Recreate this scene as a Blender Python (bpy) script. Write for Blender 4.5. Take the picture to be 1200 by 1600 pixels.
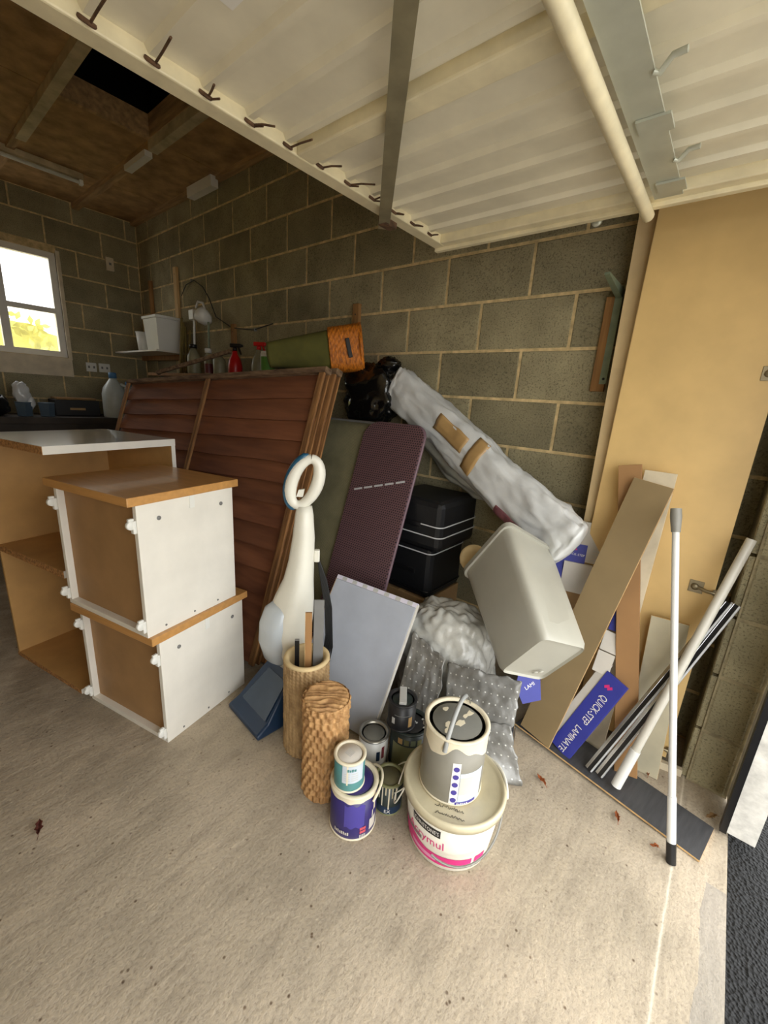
import bpy, bmesh, math, random
from mathutils import Vector, Matrix, noise
random.seed(7)
S = bpy.context.scene
for o in list(bpy.data.objects): bpy.data.objects.remove(o)
C = bpy.context.collection
# ------------------------------------------------------------------ camera
FPX = 640.97                                   # focal length in pixels of the 1200x1600 frame
cd = bpy.data.cameras.new('camera'); cam = bpy.data.objects.new('camera', cd); C.objects.link(cam); S.camera = cam
cd.sensor_fit = 'VERTICAL'; cd.sensor_height = 32.0; cd.lens = FPX / 1600 * 32.0; cd.clip_start = .02
yaw, pitch, roll = math.radians(50.955), math.radians(-15.115), math.radians(3.752)
fw = Vector((math.sin(yaw)*math.cos(pitch), math.cos(yaw)*math.cos(pitch), math.sin(pitch)))
rt = Vector((math.cos(yaw), -math.sin(yaw), 0)); up = rt.cross(fw)
rt2 = math.cos(roll)*rt + math.sin(roll)*up; up2 = -math.sin(roll)*rt + math.cos(roll)*up
m3 = Matrix((rt2, up2, -fw)).transposed()
cam.matrix_world = Matrix.Translation((0, 0, 1.305)) @ m3.to_4x4()
# ------------------------------------------------------------------ overcast daylight
W = bpy.data.worlds.new('overcast_sky'); S.world = W; W.use_nodes = True
nt = W.node_tree; bg = nt.nodes['Background']
tc = nt.nodes.new('ShaderNodeTexCoord'); sp = nt.nodes.new('ShaderNodeSeparateXYZ'); rp = nt.nodes.new('ShaderNodeValToRGB')
nt.links.new(tc.outputs['Generated'], sp.inputs[0]); nt.links.new(sp.outputs['Z'], rp.inputs[0]); nt.links.new(rp.outputs[0], bg.inputs[0])
rp.color_ramp.elements[0].color = (.84, .85, .84, 1); rp.color_ramp.elements[1].color = (1, 1, .99, 1)
bg.inputs[1].default_value = 2.6
def portal(loc, rot, sx, sy):
    l = bpy.data.lights.new('daylight_portal', 'AREA'); l.shape = 'RECTANGLE'; l.size = sx; l.size_y = sy; l.cycles.is_portal = True
    o = bpy.data.objects.new('daylight_portal', l); C.objects.link(o); o.location = loc; o.rotation_euler = rot
portal((.48, -.80, 1.15), (math.radians(90), 0, 0), 3.2, 2.6)
portal((.85, 5.16, 1.95), (math.radians(-90), 0, 0), .8, .9)
S.view_settings.view_transform = 'Standard'; S.view_settings.look = 'None'; S.view_settings.gamma = 1
S.view_settings.use_curve_mapping = False; S.view_settings.exposure = 1.07
S.cycles.use_denoising = True; S.cycles.max_bounces = 8; S.cycles.diffuse_bounces = 6; S.cycles.transparent_max_bounces = 12
S.cycles.caustics_reflective = False; S.cycles.caustics_refractive = False; S.cycles.sample_clamp_indirect = 6

# ------------------------------------------------------------------ materials
def lin(c): return tuple(((x/255)/12.92 if x/255 <= .04045 else ((x/255+.055)/1.055)**2.4) for x in c) + (1,)
class NT:
    def __init__(s, name):
        s.m = bpy.data.materials.new(name); s.m.use_nodes = True; s.t = s.m.node_tree; s.b = s.t.nodes['Principled BSDF']; s._c = None
    def n(s, typ, **kw):
        x = s.t.nodes.new('ShaderNode'+typ)
        for k, v in kw.items(): setattr(x, k, v)
        return x
    def l(s, a, b): s.t.links.new(a, b)
    def co(s, out='Object', scale=(1, 1, 1), rot=(0, 0, 0)):
        if s._c is None: s._c = s.n('TexCoord')
        mp = s.n('Mapping'); mp.inputs['Scale'].default_value = scale; mp.inputs['Rotation'].default_value = rot
        s.l(s._c.outputs[out], mp.inputs[0]); return mp.outputs[0]
    def noise(s, vec, scale, detail=4, rough=.55):
        x = s.n('TexNoise'); x.inputs['Scale'].default_value = scale; x.inputs['Detail'].default_value = detail; x.inputs['Roughness'].default_value = rough
        s.l(vec, x.inputs['Vector']); return x.outputs['Fac']
    def ramp(s, fac, stops):
        r = s.n('ValToRGB'); e = r.color_ramp.elements
        while len(e) < len(stops): e.new(.5)
        for k, (p, c) in enumerate(stops): e[k].position = p; e[k].color = c if len(c) == 4 else (*c, 1)
        s.l(fac, r.inputs[0]); return r.outputs[0]
    def mix(s, fac, a, b, mode='MIX'):
        x = s.n('Mix', data_type='RGBA', blend_type=mode)
        for k, v in ((0, fac), (6, a), (7, b)):
            if hasattr(v, 'links'): s.l(v, x.inputs[k])
            else: x.inputs[k].default_value = v
        return x.outputs[2]
    def math(s, op, a, b=0.):
        x = s.n('Math', operation=op)
        for k, v in ((0, a), (1, b)):
            if hasattr(v, 'links'): s.l(v, x.inputs[k])
            else: x.inputs[k].default_value = v
        return x.outputs[0]
    def col(s, c): s.l(c, s.b.inputs['Base Color'])
    def bump(s, h, st=.3, d=.01):
        x = s.n('Bump'); x.inputs['Strength'].default_value = st; x.inputs['Distance'].default_value = d
        s.l(h, x.inputs['Height']); s.l(x.outputs[0], s.b.inputs['Normal'])
MC = {}
def pm(name, c, rough=.6, var=.08, scale=14, metal=0, bump=0, bscale=60, stretch=(1, 1, 1), spec=.5, rnd=0, c2=None, coat=0):
    if name in MC: return MC[name]
    t = NT(name); b = lin(c); v = t.co(scale=stretch)
    lo = lin(c2) if c2 else tuple(max(0, x*(1-var*2.2)) for x in b[:3])+(1,)
    hi = tuple(min(1, x*(1+var*1.2)) for x in b[:3])+(1,)
    f = t.noise(v, scale); cc = t.ramp(f, [(.3, lo), (.7, hi)])
    if rnd:
        oi = t.n('ObjectInfo'); k = t.math('MULTIPLY_ADD', oi.outputs['Random'], rnd*2); k.node.inputs[2].default_value = 1-rnd
        cx = t.n('CombineColor'); [t.l(k, cx.inputs[i]) for i in range(3)]
        cc = t.mix(1., cc, cx.outputs[0], 'MULTIPLY')
    t.col(cc); t.b.inputs['Roughness'].default_value = rough; t.b.inputs['Metallic'].default_value = metal
    t.b.inputs['Specular IOR Level'].default_value = spec; t.b.inputs['Coat Weight'].default_value = coat
    if bump: t.bump(t.noise(v, bscale, 5), bump, .006)
    MC[name] = t.m; return t.m
# block wall
def block_mat(name, base):
    t = NT(name); v = t.co('Object'); oi = t.n('ObjectInfo')
    va = t.n('VectorMath', operation='ADD'); t.l(v, va.inputs[0]); t.l(oi.outputs['Location'], va.inputs[1]); v = va.outputs[0]
    a = t.ramp(t.noise(v, 5, 5), [(.3, tuple(x*.80 for x in base)), (.7, tuple(min(1, x*1.22) for x in base))])
    sp_ = t.ramp(t.noise(v, 130, 3, .7), [(.36, (.38, .38, .38)), (.47, (1, 1, 1)), (.62, (1, 1, 1)), (.72, (1.45, 1.4, 1.3))])
    c = t.mix(.75, a, sp_, 'MULTIPLY')
    k = t.math('MULTIPLY_ADD', oi.outputs['Random'], .34); k.node.inputs[2].default_value = .84
    cx = t.n('CombineColor'); [t.l(k, cx.inputs[i]) for i in range(3)]
    t.col(t.mix(1., c, cx.outputs[0], 'MULTIPLY')); t.b.inputs['Roughness'].default_value = .95; t.b.inputs['Specular IOR Level'].default_value = .15
    t.bump(t.noise(v, 150, 4, .75), .7, .006); return t.m
M_block = block_mat('concrete_block', lin((152, 143, 114))[:3])
M_mortar = pm('mortar', (214, 190, 142), .95, .16, 25, bump=.5, bscale=90, spec=.1)
# concrete floor
t = NT('concrete_floor'); v = t.co('Object'); sv = t.co('Object', (.3, 1, 1))
base = t.ramp(t.noise(v, 2.2, 6, .6), [(.25, lin((146, 136, 119))), (.5, lin((172, 160, 141))), (.75, lin((190, 176, 156)))])
st = t.noise(sv, 22, 5, .62); streak = t.ramp(st, [(.30, (.78, .77, .76)), (.48, (1, 1, 1)), (.68, (1.12, 1.11, 1.09))])
base = t.mix(.8, base, streak, 'MULTIPLY')
sep = t.n('SeparateXYZ'); t.l(v, sep.inputs[0])
# dirtier slab further in
dirt = t.ramp(t.noise(v, 3.5, 6, .65), [(.42, (.62, .6, .57)), (.62, (1, 1, 1))])
yr = t.n('MapRange'); yr.inputs[1].default_value = 1.0; yr.inputs[2].default_value = 2.2; t.l(sep.outputs['Y'], yr.inputs[0])
base = t.mix(t.math('MULTIPLY', yr.outputs[0], .85), base, t.mix(1., base, dirt, 'MULTIPLY'))
vo = t.n('TexVoronoi'); vo.inputs['Scale'].default_value = 34; t.l(v, vo.inputs['Vector'])
pit = t.ramp(vo.outputs['Distance'], [(.07, (.33, .27, .23)), (.16, (1, 1, 1))])
pm_ = t.ramp(t.noise(v, 11, 3), [(.50, (0, 0, 0)), (.58, (1, 1, 1))])
base = t.mix(pm_, base, t.mix(1., base, pit, 'MULTIPLY'))
grit = t.ramp(t.noise(v, 120, 3, .7), [(.30, (.64, .61, .58)), (.45, (1, 1, 1)), (.62, (1.16, 1.14, 1.10))])
base = t.mix(.7, base, grit, 'MULTIPLY')
v2 = t.n('TexVoronoi'); v2.inputs['Scale'].default_value = 78; t.l(v, v2.inputs['Vector'])
pk = t.ramp(v2.outputs['Color'], [(.86, (0, 0, 0)), (.90, (1, 1, 1))]); pd = t.ramp(t.math('ADD', v2.outputs['Distance'], t.math('MULTIPLY', t.noise(v, 160, 2), .3)), [(.26, (1, 1, 1)), (.46, (0, 0, 0))])
base = t.mix(t.math('MULTIPLY', t.math('MULTIPLY', pk, pd), .6), base, lin((112, 94, 84)))
pk = t.ramp(v2.outputs['Color'], [(.16, (1, 1, 1)), (.2, (0, 0, 0))]); base = t.mix(t.math('MULTIPLY', t.math('MULTIPLY', pk, pd), .35), base, lin((212, 198, 172)))
# pale scored line and grey worn band beside the threshold
wob = t.math('MULTIPLY_ADD', t.noise(v, 6, 3), .012); wob.node.inputs[2].default_value = -.146
dl = t.math('ABSOLUTE', t.math('SUBTRACT', sep.outputs['Y'], wob))
line = t.ramp(dl, [(.0015, (1, 1, 1)), (.0045, (0, 0, 0))])
base = t.mix(t.math('MULTIPLY', line, .75), base, lin((226, 216, 196)))
wb = t.math('MULTIPLY_ADD', t.noise(v, 4, 3), .08); t.l(sep.outputs['Y'], wb.node.inputs[2])
gb = t.math('LESS_THAN', wb, -.178); gb2 = t.math('LESS_THAN', sep.outputs['X'], 1.34)
base = t.mix(t.math('MULTIPLY', t.math('MULTIPLY', gb, gb2), .5), base, lin((138, 136, 132)))
t.col(base); t.b.inputs['Roughness'].default_value = .82; t.b.inputs['Specular IOR Level'].default_value = .3
hh = t.math('ADD', t.math('MULTIPLY', st, .7), t.math('MULTIPLY', t.noise(v, 60, 5, .65), .8)); t.bump(hh, .38, .010)
M_floor = t.m
t = NT('tarmac'); v = t.co('Object'); vo = t.n('TexVoronoi'); vo.inputs['Scale'].default_value = 110; t.l(v, vo.inputs['Vector'])
t.col(t.mix(.8, t.ramp(t.noise(v, 40, 5, .7), [(.35, lin((12, 13, 14))), (.62, lin((28, 29, 31))), (.8, lin((64, 64, 63)))]), t.ramp(vo.outputs['Distance'], [(0, (1.2, 1.2, 1.2)), (.6, (.5, .5, .5))]), 'MULTIPLY'))
t.b.inputs['Roughness'].default_value = .85; t.bump(t.math('ADD', vo.outputs['Distance'], t.noise(v, 30, 4)), 1., .012); M_tarmac = t.m
M_paving = pm('bounce_paving', (186, 180, 168), .9, .15, 4, bump=.3)  # unseen paving, made pale to bounce daylight up onto the raised door
M_ceil = pm('ceiling_chipboard', (172, 138, 96), .85, .18, 9, bump=.2, spec=.2)
M_joist = pm('rough_timber', (176, 142, 100), .85, .2, 6, stretch=(6, .6, 6), bump=.3)
M_beam = pm('pale_beam', (190, 174, 140), .8, .15, 10, bump=.2)
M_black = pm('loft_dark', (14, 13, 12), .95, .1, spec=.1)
M_white = pm('white_paint', (228, 224, 214), .45, .03, 8, bump=.05)
M_wplas = pm('white_plastic', (226, 226, 220), .38, .02, 6)
M_pipe = pm('white_pole_plastic', (218, 218, 214), .32, .03, 9)
M_grime = pm('chipped_white_paint', (215, 212, 204), .6, .12, 22, bump=.3)
M_door = pm('door_painted_steel', (232, 226, 206), .42, .05, 7, bump=.04)
M_doorrail = pm('door_rail_cream', (232, 222, 190), .38, .07, 12, bump=.06)
M_galv = pm('galvanised_plate', (196, 200, 188), .38, .06, 10, metal=.35)
M_rust = pm('rust', (98, 72, 52), .9, .3, 40, bump=.4)
M_strap = pm('dark_steel_bar', (150, 142, 116), .5, .12, 12, metal=.3)
M_tan = pm('tan_laminate', (224, 190, 128), .42, .05, 5, stretch=(1, 1, .3), bump=.03)
M_tan2 = pm('cabinet_inner_tan', (186, 144, 88), .5, .07, 8, bump=.05)
M_tanp = pm('cabinet_back_board', (160, 124, 82), .55, .06, 10, bump=.06)
M_top = pm('wood_effect_top', (194, 144, 84), .3, .07, 7, stretch=(7, .8, 7), coat=.2)
M_chip = pm('chipped_board_edge', (176, 128, 76), .9, .3, 90, bump=.6, bscale=120)
M_wgloss = pm('white_gloss_laminate', (224, 222, 214), .12, .02, 5, coat=.4)
M_grey = pm('grey_cap', (120, 120, 118), .4, .05)
M_fence = pm('fence_stain', (134, 84, 54), .75, .12, 4, stretch=(.5, 4, 4), bump=.2, bscale=20, rnd=.16, c2=(104, 60, 38))
M_fbat = pm('fence_batten', (150, 108, 62), .8, .25, 9, stretch=(6, .5, 6), bump=.5, bscale=60, c2=(96, 62, 34))
M_fcap = pm('weathered_rail', (128, 104, 78), .9, .25, 12, stretch=(.8, 4, 4), bump=.5, c2=(74, 52, 36))
M_mdf = pm('hdf_edge', (206, 170, 116), .85, .1, 40)
M_brown = pm('board_backing_brown', (140, 120, 86), .5, .05, 6, bump=.05)
M_brown2 = pm('kraft_plank', (158, 118, 74), .6, .05, 6)
M_dplank = pm('charcoal_laminate', (70, 70, 72), .5, .12, 9, stretch=(1, 8, 1), bump=.1)
M_cream = pm('cream_plank', (214, 200, 172), .6, .08, 10)
M_silver = pm('silver_board', (196, 188, 162), .35, .1, 5, metal=.2)
M_postwood = pm('planed_batten', (206, 172, 118), .7, .1, 8, stretch=(8, 8, .6))
M_wbrown = pm('brown_batten', (154, 112, 64), .8, .16, 8, stretch=(6, 6, .5), bump=.2)
M_green = pm('green_bracket', (128, 140, 116), .5, .1, 20, metal=.2)
M_grbin = pm('grey_bin_plastic', (176, 174, 162), .3, .03, 7, bump=.02)
M_blackp = pm('black_plastic', (20, 20, 22), .32, .1, 10)
M_blackl = pm('black_suitcase_fabric', (17, 18, 21), .5, .12, 90, bump=.15, bscale=200)
M_piping = pm('silver_piping', (200, 202, 204), .35, .03)
M_navy = pm('navy_plastic', (30, 52, 78), .35, .06, 8)
M_navyt = pm('smoky_navy_plastic', (58, 74, 92), .22, .06, 8)
M_teal = pm('teal_trim', (24, 92, 110), .35, .05)
M_vac = pm('vacuum_white', (228, 226, 214), .3, .03, 7)
M_vtank = pm('vacuum_tank', (190, 198, 204), .16, .05, 5)
M_cable = pm('black_cable', (16, 17, 18), .45, .05)
M_gboard = pm('pale_grey_board', (186, 192, 204), .45, .04, 8)
M_gbedge = pm('lilac_edge_tape', (226, 222, 238), .5, .03)
M_card = pm('cardboard', (150, 118, 78), .85, .08, 12, bump=.05)
M_cardw = pm('white_carton', (206, 200, 190), .7, .04, 9)
M_blue = pm('carton_blue', (52, 58, 150), .5, .04)
M_pink = pm('logo_pink', (214, 48, 126), .5, .04)
M_ink = pm('white_ink', (236, 234, 230), .5, .02)
M_dark = pm('dark_ink', (34, 33, 33), .6, .05)
M_paper = pm('paper_grey', (196, 196, 192), .7, .05)
M_wick = pm('woven_seagrass', (188, 148, 98), .75, .12, 40, bump=.35, bscale=90, c2=(142, 102, 60))
M_wick2 = pm('twisted_paper_rush', (176, 148, 106), .75, .12, 30, stretch=(2, 2, .8), bump=.35, bscale=80, c2=(138, 110, 74))
M_linen = pm('basket_lining', (208, 184, 138), .8, .08)
M_orange = pm('orange_wicker', (206, 122, 30), .55, .25, 40, stretch=(1, 3, 1), bump=.5, bscale=90, c2=(128, 66, 12))
M_olive = pm('olive_cloth', (92, 90, 34), .85, .15, 7, bump=.1)
M_tin = pm('tin_rim', (178, 176, 166), .3, .08, 20, metal=.75)
M_creamp = pm('cream_paint', (226, 216, 190), .45, .06, 14, bump=.1)
M_tub = pm('tub_white', (230, 226, 212), .35, .03, 6)
M_lid = pm('translucent_lid', (204, 194, 164), .3, .08, 9, bump=.08, bscale=18)
M_purple = pm('can_purple', (52, 44, 106), .38, .06, 6)
M_purple2 = pm('label_violet', (74, 66, 150), .4, .05)
M_tealp = pm('can_teal', (84, 138, 138), .4, .08, 8)
M_gcan = pm('can_grey', (138, 134, 122), .4, .08, 6)
M_gpaint = pm('lid_grey_paint', (122, 122, 116), .35, .06, 10)
M_pale = pm('label_pale_blue', (196, 206, 216), .45, .04)
M_bcan = pm('can_black', (40, 40, 42), .4, .1, 9)
M_ocan = pm('can_olive', (128, 128, 88), .45, .08, 7)
M_dgreen = pm('can_dark_green', (44, 54, 52), .4, .12, 9)
M_olid = pm('lid_olive', (108, 104, 78), .45, .12, 16)
M_red = pm('red_plastic', (196, 20, 22), .35, .04)
M_lgreen = pm('green_label', (96, 160, 60), .5, .05)
M_dust = pm('dusty_clear_bottle', (150, 146, 118), .4, .1)
M_milk = pm('milky_bottle', (196, 206, 206), .3, .04)
M_bluecap = pm('blue_cap', (70, 120, 170), .4, .04)
M_bench = pm('workbench_dark', (58, 50, 42), .7, .15, 8)
M_btub = pm('blue_grey_tub', (84, 102, 118), .5, .06)
M_leaf = pm('dry_leaf', (168, 92, 44), .8, .25, 30)
M_leaf2 = pm('dark_leaf', (88, 40, 30), .8, .2, 30)
M_hedge = pm('hedge_leaves', (196, 190, 92), .7, .25, 3)
M_tapep = pm('parcel_tape', (182, 148, 98), .35, .05)
M_chrome = pm('chrome', (196, 196, 198), .14, .03, metal=1.)
M_hinge = pm('hinge_metal', (150, 138, 112), .35, .1, metal=.8)
M_tubel = pm('fluorescent_tube', (210, 210, 200), .3, .02)
# mesh-patterned purple cover
t = NT('perforated_purple_cover'); v = t.co('UV', (1, 1, 1)); s_ = t.n('SeparateXYZ'); t.l(v, s_.inputs[0])
uu = t.math('FRACT', t.math('MULTIPLY', s_.outputs[0], 118)); row = t.math('MULTIPLY', s_.outputs[1], 90)
off = t.math('MULTIPLY', t.math('MODULO', t.math('FLOOR', row), 2), .5)
uu = t.math('FRACT', t.math('ADD', t.math('MULTIPLY', s_.outputs[0], 74), off)); vv = t.math('FRACT', row)
d2 = t.math('SQRT', t.math('ADD', t.math('POWER', t.math('SUBTRACT', uu, .5), 2), t.math('POWER', t.math('SUBTRACT', vv, .5), 2)))
t.col(t.ramp(d2, [(.27, lin((36, 22, 28))), (.36, lin((108, 80, 84)))])); t.b.inputs['Roughness'].default_value = .55; t.bump(d2, .5, .004); M_iron = t.m
# olive woven cloth
t = NT('woven_olive_cloth'); v = t.co('UV'); ck = t.n('TexChecker'); ck.inputs['Scale'].default_value = 220; t.l(v, ck.inputs['Vector'])
t.col(t.mix(.5, t.ramp(t.noise(t.co('Object'), 6, 4), [(.3, lin((104, 100, 74))), (.7, lin((134, 128, 98)))]), t.mix(ck.outputs['Fac'], (.55, .55, .55, 1), (1.2, 1.2, 1.15, 1)), 'MULTIPLY'))
t.b.inputs['Roughness'].default_value = .9; t.bump(ck.outputs['Fac'], .3, .003); M_weave = t.m
# dotted underlay
t = NT('dotted_silver_underlay'); v = t.co('UV', (1, 1, 1)); s_ = t.n('SeparateXYZ'); t.l(v, s_.inputs[0])
a = t.math('SUBTRACT', t.math('FRACT', t.math('MULTIPLY', s_.outputs[0], 42)), .5); b = t.math('SUBTRACT', t.math('FRACT', t.math('MULTIPLY', s_.outputs[1], 26)), .5)
d2 = t.math('SQRT', t.math('ADD', t.math('POWER', t.math('MULTIPLY', a, .62), 2), t.math('POWER', b, 2)))
t.col(t.mix(t.ramp(d2, [(.045, (1, 1, 1)), (.09, (0, 0, 0))]), t.ramp(t.noise(t.co('Object'), 12, 5), [(.3, lin((112, 110, 104))), (.7, lin((150, 150, 148)))]), lin((214, 214, 208))))
t.b.inputs['Roughness'].default_value = .32; t.b.inputs['Metallic'].default_value = .2; t.bump(t.noise(t.co('Object'), 22, 5), .35, .01); M_foil = t.m
def film(name, c, alpha, rough=.25):
    t = NT(name); t.b.inputs['Base Color'].default_value = lin(c); t.b.inputs['Roughness'].default_value = rough; t.b.inputs['Coat Weight'].default_value = .3
    tr = t.n('BsdfTransparent'); mx = t.n('MixShader'); mx.inputs[0].default_value = alpha
    out = t.t.nodes['Material Output']; t.l(tr.outputs[0], mx.inputs[1]); t.l(t.b.outputs[0], mx.inputs[2]); t.l(mx.outputs[0], out.inputs[0])
    t.bump(t.noise(t.co('Object'), 26, 6, .65), .5, .02); return t.m
M_poly = pm('white_polythene', (214, 216, 216), .28, .05, 9, bump=.55, bscale=16, coat=.3)
M_bubble = pm('clear_bubble_wrap', (204, 204, 198), .22, .12, 9, bump=.35, bscale=60, coat=.3)
M_binbag = pm('black_bin_bag', (14, 14, 14), .2, .1, 9, bump=.8, bscale=14, coat=.5)
M_pane = film('window_glass', (225, 232, 232), .12, .15)

# ------------------------------------------------------------------ mesh helpers
class MB:
    def __init__(s): s.v = []; s.f = []; s.m = []; s.sm = []; s.uv = {}
    def add(s, vs, fs, mi=0, smooth=False):
        b = len(s.v); s.v += [Vector(p) for p in vs]
        for f in fs: s.f.append([b+i for i in f]); s.m.append(mi); s.sm.append(smooth)
        return b
    def box(s, x0, x1, y0, y1, z0, z1, mi=0, M=None, bev=0):
        if bev:
            bm = bmesh.new(); bmesh.ops.create_cube(bm, size=1)
            for v in bm.verts: v.co = Vector(((x0+x1)/2+v.co.x*(x1-x0), (y0+y1)/2+v.co.y*(y1-y0), (z0+z1)/2+v.co.z*(z1-z0)))
            bmesh.ops.bevel(bm, geom=bm.edges[:], offset=bev, segments=2, affect='EDGES', profile=.5)
            bm.verts.index_update(); vs = [v.co.copy() for v in bm.verts]; fs = [[v.index for v in f.verts] for f in bm.faces]; bm.free()
        else:
            vs = [Vector((x, y, z)) for z in (z0, z1) for y in (y0, y1) for x in (x0, x1)]
            fs = [(0, 2, 3, 1), (4, 5, 7, 6), (0, 1, 5, 4), (2, 6, 7, 3), (0, 4, 6, 2), (1, 3, 7, 5)]
        if M is not None: vs = [M @ v for v in vs]
        s.add(vs, fs, mi); return s
    def tube(s, pts, r, n=10, mi=0, cap=True, sm=True):
        pts = [Vector(p) for p in pts]; N = len(pts); rs = r if isinstance(r, (list, tuple)) else [r]*N
        ref = None; rings = []
        for i, p in enumerate(pts):
            d = (pts[min(i+1, N-1)]-pts[max(i-1, 0)]).normalized()
            if ref is None: ref = d.orthogonal().normalized()
            a = (ref-d*ref.dot(d)).normalized(); b = d.cross(a); ref = a
            rings.append([p+a*rs[i]*math.cos(2*math.pi*k/n)+b*rs[i]*math.sin(2*math.pi*k/n) for k in range(n)])
        vs = [v for g in rings for v in g]; fs = [(i*n+k, i*n+(k+1) % n, (i+1)*n+(k+1) % n, (i+1)*n+k) for i in range(N-1) for k in range(n)]
        s.add(vs, fs, mi, sm)
        if cap: s.add(rings[0], [tuple(range(n-1, -1, -1))], mi); s.add(rings[-1], [tuple(range(n))], mi)
        return s
    def lathe(s, prof, n=40, c=(0, 0, 0), mi=0, M=None, smooth=True, cap=True):
        vs = []; fs = []; c = Vector(c)
        for r, z in prof: vs += [c+Vector((r*math.cos(2*math.pi*k/n), r*math.sin(2*math.pi*k/n), z)) for k in range(n)]
        for i in range(len(prof)-1):
            for k in range(n): fs.append((i*n+k, i*n+(k+1) % n, (i+1)*n+(k+1) % n, (i+1)*n+k))
        if cap and prof[0][0] > 1e-4: fs.append(tuple(range(n-1, -1, -1)))
        if cap and prof[-1][0] > 1e-4: L = (len(prof)-1)*n; fs.append(tuple(range(L, L+n)))
        if M is not None: vs = [M @ v for v in vs]
        s.add(vs, fs, mi, smooth); return s
    def prism(s, out, z0, z1, M=None, mi=0):
        n = len(out); vs = [Vector((x, y, z0)) for x, y in out]+[Vector((x, y, z1)) for x, y in out]
        if M is not None: vs = [M @ v for v in vs]
        s.add(vs, [tuple(range(n-1, -1, -1)), tuple(range(n, 2*n))]+[(i, (i+1) % n, n+(i+1) % n, n+i) for i in range(n)], mi); return s
    def grid(s, fn, nu, nv, mi=0, smooth=True, uvs=None):
        vs = [fn(i/nu, j/nv) for j in range(nv+1) for i in range(nu+1)]
        b = s.add(vs, [(j*(nu+1)+i, j*(nu+1)+i+1, (j+1)*(nu+1)+i+1, (j+1)*(nu+1)+i) for j in range(nv) for i in range(nu)], mi, smooth)
        sc = uvs or (1, 1)
        for j in range(nv+1):
            for i in range(nu+1): s.uv[b+j*(nu+1)+i] = (i/nu*sc[0], j/nv*sc[1])
        return s
    def mesh(s, name, mats, off=Vector((0, 0, 0))):
        me = bpy.data.meshes.new(name); me.from_pydata([v-off for v in s.v], [], s.f)
        for m in (mats if isinstance(mats, (list, tuple)) else [mats]): me.materials.append(m)
        for p, mi, sm in zip(me.polygons, s.m, s.sm): p.material_index = mi; p.use_smooth = sm
        if s.uv:
            ul = me.uv_layers.new(name='uv')
            for lp in me.loops:
                if lp.vertex_index in s.uv: ul.data[lp.index].uv = s.uv[lp.vertex_index]
        me.validate(); me.update(); return me
    def obj(s, name, mats, parent=None, M=None, thick=0):
        """world-space vertices; the object takes the origin of its thing (or of its own base)"""
        if M is None and parent is not None: off = parent_origin(parent)
        elif M is None:
            xs = [v.x for v in s.v]; ys = [v.y for v in s.v]; off = Vector(((min(xs)+max(xs))/2, (min(ys)+max(ys))/2, min(v.z for v in s.v)))
        else: off = Vector((0, 0, 0))
        o = bpy.data.objects.new(name, s.mesh(name, mats, off)); C.objects.link(o)
        if parent is not None:
            o.parent = parent
            if M is not None: o.matrix_local = M
        elif M is not None: o.matrix_local = M
        else: o.location = off
        if thick:
            md = o.modifiers.new('thickness', 'SOLIDIFY'); md.thickness = thick; md.offset = 0
        return o
def parent_origin(p):
    o = Vector((0, 0, 0))
    while p is not None: o += p.location; p = p.parent
    return o
def tag(o, label, cat, group=None):
    o['label'] = label; o['category'] = cat
    if group: o['group'] = group
    return o
def thing(name, label, cat, loc, M=None, group=None):
    o = bpy.data.objects.new(name, None); o.empty_display_size = .05; C.objects.link(o)
    if M is not None: o.matrix_local = M
    else: o.location = loc
    return tag(o, label, cat, group)
def struct(o): o['kind'] = 'structure'; return o
def lab(o, s): o['label'] = s; return o
def frame(o, x, y, z=None):
    x = Vector(x).normalized(); y = Vector(y); y = (y-x*y.dot(x)).normalized(); z = x.cross(y)
    m = Matrix((x, y, z)).transposed().to_4x4(); m.translation = Vector(o); return m
ID = Matrix.Identity(4)
def framey(o, x, y):
    y = Vector(y).normalized(); x = Vector(x); return frame(o, x-y*x.dot(y), y)
def rot(c, axis, a): return Matrix.Translation(c) @ Matrix.Rotation(math.radians(a), 4, axis) @ Matrix.Translation(-Vector(c))
_tcache = {}
def text2d(s, size=1.):
    cu = bpy.data.curves.new('lettering', 'FONT'); cu.body = s; cu.size = size; cu.resolution_u = 2; cu.align_x = 'CENTER'; cu.align_y = 'CENTER'
    o = bpy.data.objects.new('lettering', cu); C.objects.link(o); bpy.context.view_layer.update()
    me = bpy.data.meshes.new_from_object(o.evaluated_get(bpy.context.evaluated_depsgraph_get()))
    vs = [v.co.copy() for v in me.vertices]; fs = [tuple(p.vertices) for p in me.polygons]
    bpy.data.objects.remove(o); bpy.data.curves.remove(cu); bpy.data.meshes.remove(me); return vs, fs
def text_flat(mb, s, size, M, mi=0, sx=1., shear=0.):
    vs, fs = text2d(s, size); mb.add([M @ Vector((v.x*sx+v.y*shear, v.y, 0)) for v in vs], fs, mi)
def text_cyl(mb, s, size, c, rfn, ang, z, mi=0, sx=1., slope=0., out=.0008):
    vs, fs = text2d(s, size); c = Vector(c); P = []
    for v in vs:
        zz = z+v.y+v.x*slope; r = rfn(zz)+out; a = ang+v.x*sx/r; P.append(c+Vector((r*math.cos(a), r*math.sin(a), zz)))
    mb.add(P, fs, mi)
def patch_cyl(mb, c, rfn, a0, a1, z0, z1, mi=0, out=.0006, n=14, nz=3, zf=None):
    c = Vector(c)
    def fn(u, v):
        a = a0+(a1-a0)*u; z = z0+(z1-z0)*v
        if zf: z = zf(u, v)
        r = rfn(z)+out; return c+Vector((r*math.cos(a), r*math.sin(a), z))
    mb.grid(fn, n, nz, mi)
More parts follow.
